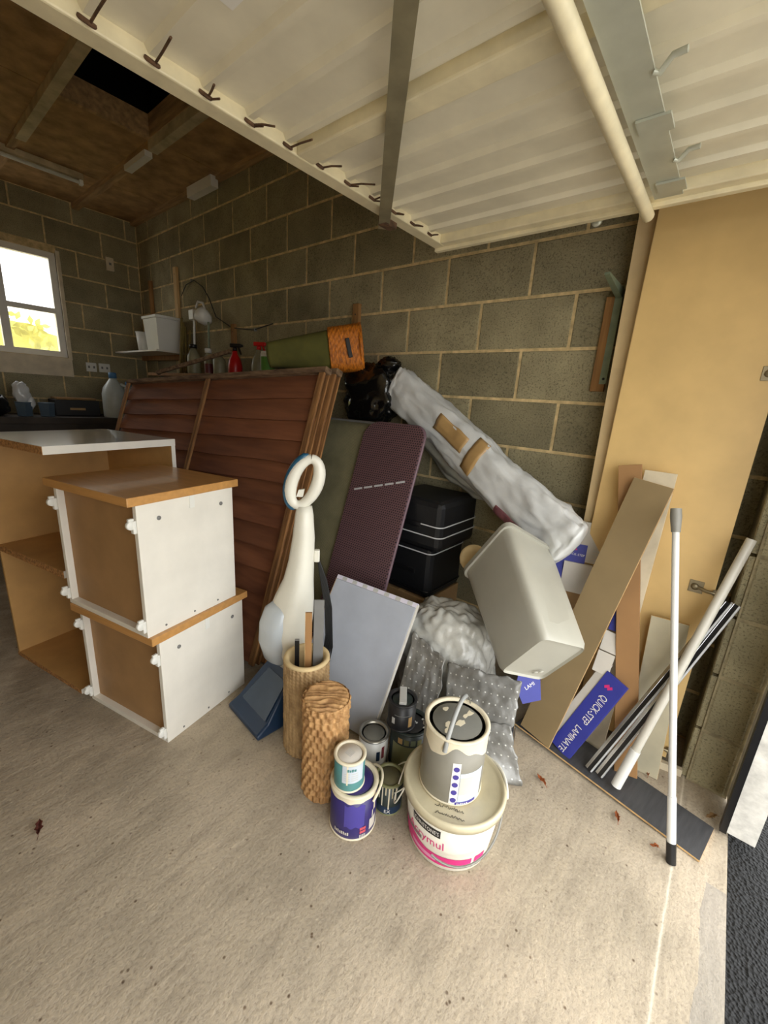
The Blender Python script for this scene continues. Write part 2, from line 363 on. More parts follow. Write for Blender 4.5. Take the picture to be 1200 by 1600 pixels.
def print_marks(o, c, rfn, a0, z, h, widths, m, out=.0013, dz=0.):
    a = a0                                     # worn print too faint to read, as separate small marks
    for k, w in enumerate(widths):
        q = MB(); patch_cyl(q, c, rfn, a, a+abs(w), z+dz*k-h/2, z+dz*k+h/2*(1 if w > 0 else .6), n=3, nz=1, out=out); q.obj('print_mark', m, o); a += abs(w)+.03
def nz(p, s, a): return noise.noise(Vector(p)*s)*a

# ================================================================== the setting
YB, XW, ZC = 5.1, 1.974, 2.88
struct(MB().box(-1.1, 2.08, -.272, 5.25, -.12, 0).obj('floor', M_floor, M=Matrix.Identity(4)))
struct(MB().box(-3.2, 6.5, -1.1, -.272, -.2, -.022).obj('ground', M_tarmac))
struct(MB().box(-9, 12, -16, -1.1, -.2, -.03).obj('ground', M_paving))  # out of view; tarmac cut short so this pale ground lights the door underside
struct(MB().box(-9, 12, 5.25, 16, -.2, -.03).obj('ground', M_paving))
_bl = {}
def block_mesh(L, H):
    k = (round(L, 3), round(H, 3))
    if k not in _bl:
        mb = MB(); c = .005; d = .02
        a = [(-L/2, 0, -H/2), (L/2, 0, -H/2), (L/2, 0, H/2), (-L/2, 0, H/2)]       # local: length x, face towards -y, height z
        f = [(-L/2+c, -d, -H/2+c), (L/2-c, -d, -H/2+c), (L/2-c, -d, H/2-c), (-L/2+c, -d, H/2-c)]
        m = [(x, -d+c*.7, z) for x, _, z in a]
        mb.add(a+m+f, [(8, 9, 10, 11)]+[(4+i, 4+(i+1) % 4, 8+(i+1) % 4, 8+i) for i in range(4)]+[(i, (i+1) % 4, 4+(i+1) % 4, 4+i) for i in range(4)])
        _bl[k] = mb.mesh('block', M_block)
    return _bl[k]
def lay(parent, org, udir, u0, u1, z0, z1, phase, holes=(), vis=lambda u, z: True, first=0, step=.4425, jt=.012):
    """courses of blocks; udir runs along the wall, the face looks along udir rotated -90 deg about z"""
    ang = math.atan2(udir[1], udir[0]); z = z0; k = first
    po = parent_origin(parent)
    while z < z1-.03:
        h = min(.225, z1-z)-jt
        s = phase[k % 2]; n0 = math.floor((u0-s)/step)
        u = s+n0*step
        while u < u1:
            spans = [(max(u, u0), min(u+step, u1))]
            for (a, b, c, d) in holes:
                if z+h > c+.02 and z < d-.02:
                    ns = []
                    for p, q in spans:
                        if q <= a or p >= b: ns.append((p, q))
                        else:
                            if p < a: ns.append((p, a))
                            if q > b: ns.append((b, q))
                    spans = ns
            for p, q in spans:
                L = q-p-jt
                if L < .03 or not vis((p+q)/2, z+h/2): continue
                o = bpy.data.objects.new('block', block_mesh(L, h)); C.objects.link(o); o.parent = parent
                cu = (p+q)/2
                o.location = Vector((org[0]+udir[0]*cu, org[1]+udir[1]*cu, z+jt/2+h/2))-po
                o.rotation_euler = (0, 0, ang)
            u += step
        z += .225; k += 1
# right wall: face at x = XW, running along y
wr = struct(MB().box(XW+.003, XW+.12, -.27, YB+.1, 0, ZC).obj('wall_right', M_mortar))
lay(wr, (XW+.02, 0), (0, -1), -YB, .14, 0, ZC, (-.84-.4425*3, -.63-.4425*3), first=0)
# rear wall with its window opening
WX0, WX1, WZ0, WZ1 = .42, 1.265, 1.515, 2.42
mb = MB(); mb.box(-1.1, WX0, YB+.003, YB+.12, 0, ZC); mb.box(WX1, 2.09, YB+.003, YB+.12, 0, ZC); mb.box(WX0, WX1, YB+.003, YB+.12, 0, WZ0); mb.box(WX0, WX1, YB+.003, YB+.12, WZ1, ZC)
wb_ = struct(mb.obj('wall_rear', M_mortar))
lay(wb_, (0, YB+.02), (1, 0), .3, XW, .9, ZC, (.1, .32), holes=((WX0, WX1, WZ0, WZ1),))
struct(MB().box(-1.2, -1.08, -.27, YB+.1, 0, ZC).obj('wall_left', M_mortar))
# front wall: piers and lintel round the opening
mb = MB(); mb.box(1.733, XW+.1, -.265, -.145, 0, ZC); mb.box(-1.1, -.6, -.265, -.145, 0, ZC); mb.box(-.6, 1.733, -.265, -.145, 2.06, ZC)
wf = struct(mb.obj('wall_front', pm('pier_mortar', (150, 138, 108), .95, .2, 30, bump=.5)))
lay(wf, (1.73+.02, 0), (0, -1), .144, .262, 0, 2.25, (.144, .144), step=.2)
lay(wf, (0, -.145), (-1, 0), -XW, -1.735, 0, 2.25, (-XW, -XW), step=.4)
# timber jamb at the opening
jb = struct(MB().box(1.552, 1.73, -.335, -.264, .02, 2.06).obj('trim_1', M_grime))
MB().box(1.548, 1.575, -.264, -.246, .015, 2.06).obj('seal_strip', M_blackp, jb)
jb2 = struct(MB().box(-.62, -.5, -.335, -.264, .02, 2.06).obj('trim_2', M_grime))
# ceiling with loft hatch
HX0, HX1, HY0, HY1 = .93, 1.435, 2.78, 3.36
mb = MB(); mb.box(-1.1, 2.05, HY1+.02, YB+.1, ZC+.02, ZC+.06); mb.box(-1.1, 2.05, -.27, HY0, ZC+.02, ZC+.06); mb.box(-1.1, HX0, HY0, HY1+.02, ZC+.02, ZC+.06); mb.box(HX1, 2.05, HY0, HY1+.02, ZC+.02, ZC+.06)
ce = struct(mb.obj('ceiling', M_black))
def cpart(n, m, *b, **k): return MB().box(*b, **k).obj(n, m, ce)
for (x0, x1) in ((-1.08, -.22), (-.2, .35), (.36, .89), (.9, 1.455), (1.465, XW)):
    for (y0, y1) in ((-.14, 1.3), (1.31, 2.55), (2.56, HY1), (HY1+.008, 4.35), (4.36, YB)):
        if y1 == HY1 and x0 == .9: cpart('ceiling_board', M_ceil, x0, x1, y0, HY0, ZC, ZC+.018); continue
        cpart('ceiling_board', M_ceil, x0, x1, y0, y1, ZC, ZC+.018)
cpart('joist', M_beam, .868, .925, 1.2, 4.06, ZC-.05, ZC)
cpart('joist', M_joist, .868, .915, 4.06, YB, ZC-.02, ZC)
cpart('joist', M_beam, 1.437, 1.495, 1.2, 3.40, ZC-.06, ZC)
cpart('joist', M_joist, 1.437, 1.49, 3.40, YB, ZC-.05, ZC)
cpart('hatch_trimmer', M_joist, HX0, HX1, HY1, HY1+.03, ZC-.005, ZC+.13)
cpart('hatch_trimmer', M_joist, HX1-.002, HX1+.03, HY0, HY1, ZC+.0, ZC+.13)
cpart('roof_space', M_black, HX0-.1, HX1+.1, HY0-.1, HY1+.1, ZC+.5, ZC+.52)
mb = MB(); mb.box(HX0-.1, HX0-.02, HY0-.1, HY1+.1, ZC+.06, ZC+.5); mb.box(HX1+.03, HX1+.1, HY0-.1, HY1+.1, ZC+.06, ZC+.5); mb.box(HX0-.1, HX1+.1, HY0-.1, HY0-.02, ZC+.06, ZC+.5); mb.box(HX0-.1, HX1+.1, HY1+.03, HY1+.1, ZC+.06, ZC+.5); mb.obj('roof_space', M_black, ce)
cpart('wall_plate', M_joist, XW-.05, XW-.001, 1.2, YB, ZC-.03, ZC)
cpart('packing_block', M_white, 1.42, 1.47, 3.42, 3.78, ZC-.085, ZC-.05)
cpart('packing_block', M_white, XW-.09, XW-.03, 3.42, 3.80, ZC-.085, ZC-.012)
cpart('joist', M_beam, .80, .84, 4.46, 5.09, ZC-.03, ZC)
# window
wd = struct(thing('window_1', '', '', (0.85, YB, WZ0))); del wd['label'], wd['category']
F = .052; MX = .842; TZ = 1.925
def wpart(n, m, *b): return MB().box(*b).obj(n, m, wd)
wpart('frame', M_white, WX0, WX1, YB+.02, YB+.08, WZ0, WZ0+F); wpart('frame', M_white, WX0, WX1, YB+.02, YB+.08, WZ1-F, WZ1)
wpart('frame', M_white, WX0, WX0+F, YB+.02, YB+.08, WZ0+F, WZ1-F); wpart('frame', M_white, WX1-F, WX1, YB+.02, YB+.08, WZ0+F, WZ1-F)
wpart('mullion', M_white, MX-.03, MX+.03, YB+.022, YB+.075, WZ0+F, WZ1-F)
for a, b in ((WX0+F, MX-.03), (MX+.03, WX1-F)):
    wpart('glazing_bar', M_white, a, b, YB+.025, YB+.07, TZ-.022, TZ+.022)
    for c, d in ((WZ0+F, TZ-.022), (TZ+.022, WZ1-F)): wpart('pane', M_pane, a, b, YB+.046, YB+.050, c, d)
wpart('window_sill', M_cream, WX0-.05, WX1+.02, YB-.03, YB+.03, WZ0-.175, WZ0-.005)
wpart('plaster_edge', M_cream, WX1, WX1+.03, YB-.012, YB+.02, WZ0-.02, WZ1+.02)
# hedge outside the window
mb = MB(); rr = random.Random(3)
mb.grid(lambda u, v: Vector((-1.4+3.6*u, 7.6+.25*math.sin(9*u)+nz((u*9, v*7, 0), 1, .22)+v*.4, -.03+(1.95+.75*(1-u)+nz((u*8, 0, 3), 1, .25))*v)), 30, 16)
for k in range(700):
    u, v = rr.random(), rr.random(); p = Vector((-1.4+3.6*u, 7.42+.25*math.sin(9*u)+v*.4, (1.95+.75*(1-u))*v+.05)); a = rr.random()*6.28; b = rr.uniform(-.6, .6)
    d = Vector((math.cos(a), .3*b, math.sin(a)))*.07; e = Vector((-math.sin(a), -.4, math.cos(a)))*.035
    mb.add([p-d, p-e, p+d, p+e], [(0, 1, 2, 3)])
tag(mb.obj('hedge', M_hedge), 'yellow-green hedge seen outside through the rear window', 'hedge')
for x, z, w in ((1.445, 1.447, .09), (1.56, 1.449, .1)):
    so = thing('socket', 'white double socket on the rear wall, nearer the window' if x < 1.5 else 'white double socket on the rear wall, further from the window', 'socket', (x, YB-.014, z-.045), group='wall sockets')
    MB().box(x-w/2, x+w/2, YB-.014, YB-.002, z-.043, z+.043, bev=.004).obj('faceplate', M_wplas, so)
    for dx in (-.022, .022): MB().box(x+dx-.008, x+dx+.008, YB-.017, YB-.0135, z-.01, z+.012).obj('rocker', M_grey, so)
s3 = thing('junction_box', 'small pale junction box high on the rear wall', 'junction box', (1.70, YB-.03, 2.38))
MB().box(1.665, 1.735, YB-.03, YB-.002, 2.38, 2.50, bev=.006).obj('casing', M_cream, s3); MB().box(1.69, 1.71, YB-.034, YB-.029, 2.43, 2.45).obj('screw_cap', M_grey, s3)
# fluorescent fitting under the ceiling
lf = thing('strip_light', 'unlit fluorescent strip light under the chipboard ceiling', 'light fitting', (.8, 4.37, ZC-.07))
MB().box(.2, 1.33, 4.345, 4.40, ZC-.045, ZC-.001, bev=.004).obj('casing', M_beam, lf); MB().tube([(.22, 4.37, ZC-.062), (1.31, 4.37, ZC-.062)], .013, 12).obj('tube', M_tubel, lf)
for x in (.21, 1.315): MB().box(x-.012, x+.012, 4.35, 4.39, ZC-.08, ZC-.045, bev=.003).obj('tube_holder', M_wplas, lf)

# ================================================================== raised garage door
ZD = 1.926; DX0, DX1, DY0, DY1 = -.52, 1.606, -.75, 1.115
gd = thing('garage_door', 'raised white up-and-over garage door with pressed ribs and rusty clips', 'garage door', (.54, .2, ZD))
mb = MB(); prof = []; x = DX0
ribs = [1.48-.112*k for k in range(18)]
xs = [DX0]
for r_ in sorted(ribs): xs += [r_-.016, r_-.008, r_+.008, r_+.016]
xs += [DX1]; zs = [1.962]+[1.962, 1.949, 1.949, 1.962]*len(ribs)+[1.962]
vs = [(a, y, b) for y in (DY0, DY1-.01) for a, b in zip(xs, zs)]; n = len(xs)
mb.add(vs, [(i, i+1, n+i+1, n+i) for i in range(n-1)]); mb.obj('ribbed_skin', M_door, gd, thick=.0015)
def gpart(nm, m, *b, **k): return MB().box(*b, **k).obj(nm, m, gd)
gpart('end_rail', M_doorrail, DX0, DX1, DY1-.052, DY1, ZD+.004, 1.975, bev=.004)
gpart('end_rail', M_doorrail, DX0, DX1, DY0, DY0+.05, ZD+.004, 1.975, bev=.004)
gpart('side_rail', M_doorrail, DX1-.05, DX1, DY0+.05, DY1-.052, ZD+.004, 1.97, bev=.004)
gpart('side_lip', M_doorrail, DX1-.012, DX1+.012, DY0, DY1, ZD-.008, ZD+.006, bev=.003)
gpart('side_rail', M_doorrail, DX0, DX0+.05, DY0+.05, DY1-.052, ZD+.004, 1.97, bev=.004)
gpart('cross_rail', M_doorrail, .835, .895, DY0+.05, DY1-.052, ZD+.004, 1.97, bev=.005)
gpart('cross_rail', M_doorrail, .10, .15, DY0+.05, DY1-.052, ZD+.004, 1.97, bev=.005)
gpart('brace_plate', M_galv, -.4, 1.53, .248, .316, ZD-.014, ZD-.010)
for x0 in (1.13, 1.43): gpart('bracket', M_galv, x0, x0+.06, .235, .30, ZD-.02, ZD-.0145)
for x0 in (1.0, 1.33):
    q = MB(); q.tube([(x0, .25, ZD-.015), (x0+.004, .24, ZD-.018), (x0-.006, .222, ZD-.004), (x0-.008, .20, ZD-.004)], .006, 6); q.obj('latch_clip', M_galv, gd)
MB().tube([(-.4, .342, ZD-.022), (1.615, .342, ZD-.022)], .017, 14).obj('torsion_tube', M_doorrail, gd)
d_ = (Vector((.647, .548, 0))-Vector((1.289, 1.134, 0))).normalized(); nn = Vector((-d_.y, d_.x, 0))
mb = MB(); a = Vector((1.30, 1.144, ZD-.012)); b = a+d_*1.35
mb.add([a-nn*.02, a+nn*.02, b+nn*.02, b-nn*.02]+[p+Vector((0, 0, .005)) for p in (a-nn*.02, a+nn*.02, b+nn*.02, b-nn*.02)], [(3, 2, 1, 0), (4, 5, 6, 7), (0, 1, 5, 4), (1, 2, 6, 5), (2, 3, 7, 6), (3, 0, 4, 7)])
mb.obj('lifting_arm', M_strap, gd)
gpart('arm_pivot', M_rust, 1.255, 1.32, 1.095, 1.135, ZD-.016, ZD+.02, bev=.006)
for r_ in ribs:
    if r_ < .05: continue
    mb = MB(); y = DY1-.056; L = random.uniform(.06, .13) if r_ < 1.2 else random.uniform(.04, .07)
    mb.tube([(r_+.01, y+.004, ZD+.012), (r_-.004, y-.008, ZD+.005), (r_-.016, y+.004, ZD+.014)], .0045, 6)
    dx = random.uniform(-.03, .03)
    mb.tube([(r_, y-.002, ZD+.008), (r_+dx*.4, y-L*.5, ZD+.004), (r_+dx, y-L, ZD-.004)], .0026, 5)
    if random.random() < .5: mb.tube([(r_+.006, y, ZD+.008), (r_+.012, y-.03, ZD+.002)], .0024, 5)
    mb.obj('spring_clip', M_rust, gd)
mb = MB(); mb.lathe([(.008, 0), (.016, .002), (.016, .01), (.008, .012)], 16, M=Matrix.Translation((1.63, .497, ZD)) @ Matrix.Rotation(math.radians(90), 4, 'Y')); mb.box(1.603, 1.632, .47, .525, ZD-.002, ZD+.004); mb.obj('roller_eye', M_galv, gd)
st_ = gpart('warning_sticker', M_ink, .43, .52, .60, .845, 1.9595, 1.9605)
for k, m in ((0, M_lgreen), (1, M_pink)): MB().box(.438+.03*k, .458+.03*k, .61, .835, 1.9588, 1.9594).obj('printed_stripe', m, st_)

# ================================================================== cabinets on the left
def deg(a): return math.radians(a)
def zrot(p, a):
    return Matrix.Translation(p) @ Matrix.Rotation(deg(a), 4, 'Z')
cab = thing('bookcase', 'open white-edged cabinet carcass with tan inside, chipped left edges and one shelf', 'cabinet', None, M=zrot((.366, 1.912, 0), 13))
CW, CD = .53, .53
def panel(nm, x0, x1, y0, y1, z0, z1, m, front=True, chip=True, top=None):
    o = MB().box(x0, x1, y0, y1, z0, z1, bev=.001).obj(nm, m, cab, M=ID)
    if front: MB().box(x0, x1, y0-.0015, y0, z0, z1).obj('edge_strip', M_white, o, M=ID)
    if chip: MB().box(x0-.0015, x0, y0, y1, z0+.001, z1-.001).obj('chipped_edge', M_chip, o, M=ID)
    if top: MB().box(x0, x1, y0, y1, z1, z1+.0012).obj('gloss_laminate', top, o, M=ID)
    return o
panel('base_panel', 0, CW, 0, CD, 0, .022, M_tan2); panel('shelf', 0, CW-.02, 0, CD-.01, .543, .573, M_tan2)
panel('top_panel', -.01, CW, -.002, CD+.02, 1.036, 1.066, M_tan2, top=M_wgloss)
panel('side_panel', CW-.02, CW, 0, CD, .022, 1.036, M_tan2, chip=False)
MB().box(0, CW-.02, CD-.012, CD, .022, .543).obj('back_panel', M_tan2, cab, M=ID); MB().box(0, CW-.02, CD-.012, CD, .573, 1.036).obj('back_panel', M_tan2, cab, M=ID)
def drawer_unit(label, org, ang, z0, h, w=.395, d=.478):
    u = thing('cabinet_unit', label, 'cabinet', None, M=zrot((org[0], org[1], z0), ang), group='stacked white cabinet units')
    sp_ = MB().box(0, w, 0, .018, 0, h, bev=.0015).obj('side_panel', M_white, u, M=ID)
    for x, z in ((.075, h-.055), (.335, h-.055)): MB().lathe([(.0075, 0), (.0075, .002), (.003, .0025)], 14, M=Matrix.Translation((x, -.0002, z)) @ Matrix.Rotation(deg(90), 4, 'X')).obj('cam_cap', M_grey, sp_, M=ID)
    for x in (.07, .19, .30): MB().lathe([(.004, 0), (.004, .0015)], 10, M=Matrix.Translation((x, -.0002, .02)) @ Matrix.Rotation(deg(90), 4, 'X')).obj('screw', M_grey, sp_, M=ID)
    MB().box(.195, .215, -.003, 0, h-.045, h).obj('tab', M_wplas, sp_, M=ID)
    MB().box(0, w, d-.018, d, 0, h, bev=.0015).obj('side_panel', M_white, u, M=ID)
    MB().box(0, w, .018, d-.018, 0, .018, bev=.001).obj('base_panel', M_white, u, M=ID)
    MB().box(w-.012, w, .018, d-.018, .018, h).obj('front_panel', M_white, u, M=ID)
    MB().box(.024, .03, .018, d-.018, .018, h).obj('back_board', M_tanp, u, M=ID)
    MB().box(-.028, w+.028, -.004, d+.004, h, h+.03, bev=.0025).obj('top_board', M_top, u, M=ID)
    for y in (.009, d-.009):
        for z in (.045, h-.07):
            q = MB(); q.box(-.012, .0, y-.008, y+.008, z-.022, z+.022, bev=.003); q.lathe([(.013, -.007), (.015, -.005), (.015, .005), (.013, .007)], 14, M=Matrix.Translation((-.016, y, z+.008)) @ Matrix.Rotation(deg(90), 4, 'X')); q.box(-.024, -.006, y-.005, y+.005, z-.004, z+.03, bev=.002)
            q.obj('panel_clip', M_wplas, u, M=ID)
    return u
drawer_unit('lower white cabinet unit with tan top, standing on the floor', (.502, 1.387), 14, 0, .431)
drawer_unit('upper white cabinet unit with tan top, stacked on its twin', (.470, 1.392), 13, .461, .474)

# ================================================================== fence panels
v_ = Vector((.491, 0, 1.442)).normalized(); u_ = Vector((-.125, .992, .0)).normalized()   # u along, v up
def fence(label, shift):
    f = thing('fence_panel', label, 'fence panel', None, M=frame(Vector((.997, 1.55, .004))+shift, u_, v_), group='leaning fence panels')
    rr = random.Random(4)
    LN, HT = 1.83, 1.52; nb = 13; st = (HT-.05)/nb
    def put(mb, nm, m):                       # the racked panel is lower at its far end; outer face is local -z
        mb.v = [Vector((p.x, p.y*(1-.079*p.x/LN), -p.z)) for p in mb.v]; return mb.obj(nm, m, f, M=ID)
    for k in range(nb):
        y0 = .02+k*st; mb = MB(); w0 = rr.random()*9; vs = []
        for i in range(25):
            x = .02+(LN-.04)*i/24; lo = y0-.016+nz((x*2.2, w0, 0), 1, .012); hi = y0+st; zz = rr.uniform(-.0006, .0006)
            vs += [(x, lo, .018+zz), (x, hi, -.002+zz), (x, lo, .006+zz), (x, hi, -.008+zz)]
        fs = []
        for i in range(24):
            a = i*4; b = a+4; fs += [(a, b, b+1, a+1), (a+2, a+3, b+3, b+2), (a, a+2, b+2, b), (a+1, b+1, b+3, a+3)]
        fs += [(0, 1, 3, 2), (96, 98, 99, 97)]; mb.add(vs, fs); put(mb, 'board', M_fence)
    for x0, x1 in ((0, .036), (.895, .93), (LN-.036, LN)):
        put(MB().box(x0, x1, 0, HT-.03, .016, .030, bev=.003), 'batten', M_fbat)
        put(MB().box(x0, x1, 0, HT-.03, -.018, -.008, bev=.003), 'batten', M_fbat)
    put(MB().box(-.006, LN+.006, HT-.03, HT, -.018, .032, bev=.004), 'capping_rail', M_fcap)
    return f
fence('front lapped fence panel with red-brown boards, leaning beside the cabinets', Vector((0, 0, 0)))
fence('lapped fence panel hidden behind the front one, only its edge showing', Vector((.056, -.02, -.004)))

# ================================================================== pile against the block wall
def slab(nm, M, w, l, t, mats, parent=None, bev=.002):
    return MB().box(0, w, 0, l, -t, 0, bev=bev).obj(nm, mats, parent, M=M)
LEAN = Vector((.316, 0, 1)).normalized()
# olive folded mattress-like pad
op = thing('folding_bed', 'olive-grey woven folded pad leaning behind the ironing board', 'folding bed', None, M=frame((1.41, 1.33, .02), (0, 1, 0), LEAN))
mb = MB(); Wd, Ln, Th = .75, 1.20, .12
def pad(zs):
    def fn(u, v):
        x = u*Wd; y = v*Ln; e = min(u, 1-u)*Wd; g = min(v, 1-v)*Ln; r = .03
        k = (1-max(0, 1-e/r)**2)**.5*(1-max(0, 1-g/r)**2)**.5
        return Vector((x, y, -Th/2+zs*Th/2*k+nz((x*5, y*5, zs), 1, .004)))
    return fn
mb.grid(pad(1), 30, 40, uvs=(.62, 1)); mb.grid(pad(-1), 30, 40, uvs=(.62, 1)); mb.obj('pad', M_weave, op, M=ID)
MB().tube([(.0, .02, -.06), (.0, Ln-.03, -.06), (.03, Ln, -.06), (Wd-.03, Ln, -.06), (Wd, Ln-.03, -.06), (Wd, .02, -.06)], .010, 8).obj('frame_tube', M_grey, op, M=ID)
# ironing board
ib = thing('ironing_board', 'dark purple perforated ironing board standing on end', 'ironing board', None, M=frame((1.282, 1.108, .005), (0, 1, 0), LEAN))
IW, IL = .375, 1.245
def outline(w, l, r1, n=10):
    o = [(0, 0), (w, 0)]
    o += [(w-r1+r1*math.cos(a), l-r1+r1*math.sin(a)) for a in [k*math.pi/2/n for k in range(n+1)]]
    o += [(r1*.7+r1*.7*math.cos(a), l-r1*.7+r1*.7*math.sin(a)) for a in [math.pi/2+k*math.pi/2/n for k in range(n+1)]]
    return o
mb = MB(); ol = outline(IW, IL, .085)
mb.prism(ol, -.022, 0)
for i, p in enumerate(mb.v): mb.uv[i] = (p.x, p.y)
mb.obj('perforated_cover', M_iron, ib, M=ID)
MB().tube([(x, y, -.006) for x, y in ol]+[(0, 0, -.006)], .008, 8).obj('rim', pm('iron_rim', (112, 88, 98), .4, .1), ib, M=ID)
for k in range(5): MB().box(.03+k*.066, .03+k*.066+.052, .925, .934, -.0245, -.0222, M=rot((.18, .93, 0), 'Z', -17)).obj('bar_slot', M_piping, ib, M=ID)
# suitcases on a cardboard box
cb = thing('cardboard_box', 'brown cardboard box under the two black suitcases', 'box', (1.75, 1.12, 0))
MB().box(1.60, 1.92, .99, 1.30, 0, .355, bev=.004).obj('carton', M_card, cb); MB().box(1.60, 1.92, 1.13, 1.17, .3551, .3562).obj('tape', M_tapep, cb)
def suitcase(label, x0, x1, y0, y1, z0, z1, pip):
    s = thing('suitcase', label, 'suitcase', ((x0+x1)/2, (y0+y1)/2, z0), group='black suitcases')
    MB().box(x0, x1, y0, y1, z0, z1, bev=.028).obj('shell', M_blackl, s)
    def loop(z, e=.004):
        r = .032; pts = []
        for (cx, cy, a0) in ((x1-r, y1-r, 0), (x0+r, y1-r, 90), (x0+r, y0+r, 180), (x1-r, y0+r, 270)):
            pts += [(cx+(r+e)*math.cos(deg(a0+k*15)), cy+(r+e)*math.sin(deg(a0+k*15)), z) for k in range(7)]
        return pts+[pts[0]]
    for z, m in pip: MB().tube(loop(z), .0032, 6).obj('piping', m, s)
    MB().box(x0-.008, x0+.004, (y0+y1)/2-.07, (y0+y1)/2+.07, (z0+z1)/2-.012, (z0+z1)/2+.012, bev=.004).obj('handle', M_blackp, s)
    return s
suitcase('upper black suitcase with silver piping below the wrapped bundle', 1.575, 1.925, .935, 1.29, .625, .87, ((.70, M_piping), (.752, M_piping)))
suitcase('lower plain black suitcase standing on the cardboard box', 1.60, 1.92, .985, 1.30, .357, .624, ((.60, M_piping), (.40, M_blackp)))
# black bin bag
def blob(c, r, nu, nv, amp, sc, seed, flat=None, pw=2.2):
    def fn(u, v):
        th = 2*math.pi*u; ph = math.pi*(v-.5)
        x, y, z = math.cos(th)*math.cos(ph), math.sin(th)*math.cos(ph), math.sin(ph)
        f = (abs(x)**pw+abs(y)**pw+abs(z)**pw)**(-1/pw)
        p = Vector((x*f, y*f, z*f)); q = p*sc+Vector((seed, 0, 0))
        d = 1+amp*(noise.noise(q)+.5*abs(noise.noise(q*2.3))+.3*noise.noise(q*5))
        w = Vector((c[0]+r[0]*p.x*d, c[1]+r[1]*p.y*d, c[2]+r[2]*p.z*d))
        if flat is not None: w.z = max(w.z, flat)
        return w
    return fn
bb = thing('bin_bag', 'knotted shiny black bin bag on top of the olive pad', 'bag', (1.83, 1.64, 1.17))
MB().grid(blob((1.835, 1.64, 1.335), (.085, .17, .16), 56, 40, .22, 2.2, 4, 1.19, 3), 64, 44).obj('bag', M_binbag, bb)
q = MB(); q.grid(blob((1.84, 1.52, 1.50), (.045, .06, .035), 24, 16, .35, 2.5, 9), 24, 16); q.obj('knot', M_binbag, bb)
# orange and olive basket lying on its side on the fence rail
bk = thing('wicker_basket', 'orange wicker basket with olive cloth liner lying tipped on its side', 'basket', None, M=framey((1.735, 1.80, 1.568), (0, 0, 1), (.68, -.70, .14)))
# local z: basket depth axis (mouth at +y side)
def tubeform(nm, r0, r1, y0, y1, m, am, fr, thick, nn_=48, nl=24):
    mb = MB()
    def fn(u, v):
        a = 2*math.pi*u; r = r0+(r1-r0)*v+am*math.sin(fr*a)*math.cos(v*math.pi*14)
        k = (abs(math.cos(a))**4+abs(math.sin(a))**4)**(-.25)
        return Vector((r*k*math.cos(a), y0+(y1-y0)*v, r*k*.92*math.sin(a)))
    mb.grid(fn, nn_, nl); return mb.obj(nm, m, bk, M=ID, thick=thick)
tubeform('wicker_rim', .112, .122, -.06, .115, M_orange, .004, 24, .008, 96, 30)
tubeform('cloth_liner', .066, .104, -.40, -.05, M_olive, .0, 3, .004)
MB().grid(blob((0, -.40, 0), (.066, .012, .06), 24, 12, .05, 2, 3), 24, 12).obj('liner_end', M_olive, bk, M=ID)
MB().grid(blob((0, .09, 0), (.112, .012, .104), 24, 12, .06, 2, 3), 24, 12).obj('woven_base', M_orange, bk, M=ID)
MB().tube([(.128*math.cos(a), .115, .125*math.sin(a)) for a in [k*math.pi/12 for k in range(25)]], .011, 8).obj('rim_braid', M_orange, bk, M=ID)
MB().box(-.055, .045, .035, .058, -.124, -.106, bev=.004, M=rot((0, .045, -.115), 'Z', -6)).obj('handle_slot', M_dark, bk, M=ID)
# plastic-wrapped bundle against the wall
wrp = thing('wrapped_bundle', 'long bundle wrapped in crinkled white polythene leaning down along the wall', 'bundle', (1.85, .9, .75))
path = [Vector(p) for p in ((1.875, 1.50, 1.395), (1.87, 1.45, 1.375), (1.86, 1.30, 1.285), (1.84, 1.09, 1.165), (1.80, .90, 1.06), (1.76, .70, .945), (1.71, .52, .865), (1.675, .42, .815), (1.665, .375, .79))]
def along(t):
    f = t*(len(path)-1); i = min(int(f), len(path)-2); return path[i].lerp(path[i+1], f-i)
def wfn(u, v):
    p = along(v); d = (along(min(1, v+.02))-along(max(0, v-.02))).normalized(); w = d.cross(Vector((1, 0, 0))).normalized()
    if w.z < 0: w = -w
    a = 2*math.pi*u; e = 1-max(0, (abs(v-.5)*2-.86)/.14)**2*.75; wa = .098*e; ta = .066*e
    ca, sa = math.cos(a), math.sin(a); k = (abs(ca)**3.2+abs(sa)**3.2)**(-1/3.2)
    q = Vector((u*7, v*16, 1)); cr = noise.noise(Vector((math.cos(a)*1.4, math.sin(a)*1.4, v*13)))*.010+abs(noise.noise(Vector((math.cos(a)*3, math.sin(a)*3, v*18))))*.008
    rg = 1-abs(noise.noise(Vector((math.cos(a)*2.6+4, math.sin(a)*2.6, v*7+a*.5))))*2.2; cr += max(0, rg-.5)*.018
    s = 1+cr/.08
    return p+Vector((1, 0, 0))*ta*k*ca*s+w*wa*k*sa*s
MB().grid(wfn, 56, 110).obj('polythene_wrap', M_poly, wrp)
def wpoint(u, v, o): 
    p = along(v); q = wfn(u, v); return q+(q-p).normalized()*o
def flap(a, b):
    v = .22+.40*a; p = along(v); return p+Vector((-.045+.05*b+nz((a*5, b*4, 1), 1, .02), nz((a*7, b*3, 4), 1, .02)+.03*b, -.075-.13*b*math.sin(math.pi*min(1, a*.9+.1))+nz((a*6, b*5, 7), 1, .015)))
MB().grid(flap, 40, 14).obj('loose_polythene', pm('grey_polythene', (150, 148, 138), .3, .1, 9, bump=.5, bscale=16, coat=.2), wrp, thick=.001)
MB().grid(lambda a, b: wpoint(.40+.12*a, .335+.12*b, .004), 6, 10).obj('parcel_tape', M_tapep, wrp, thick=.001)
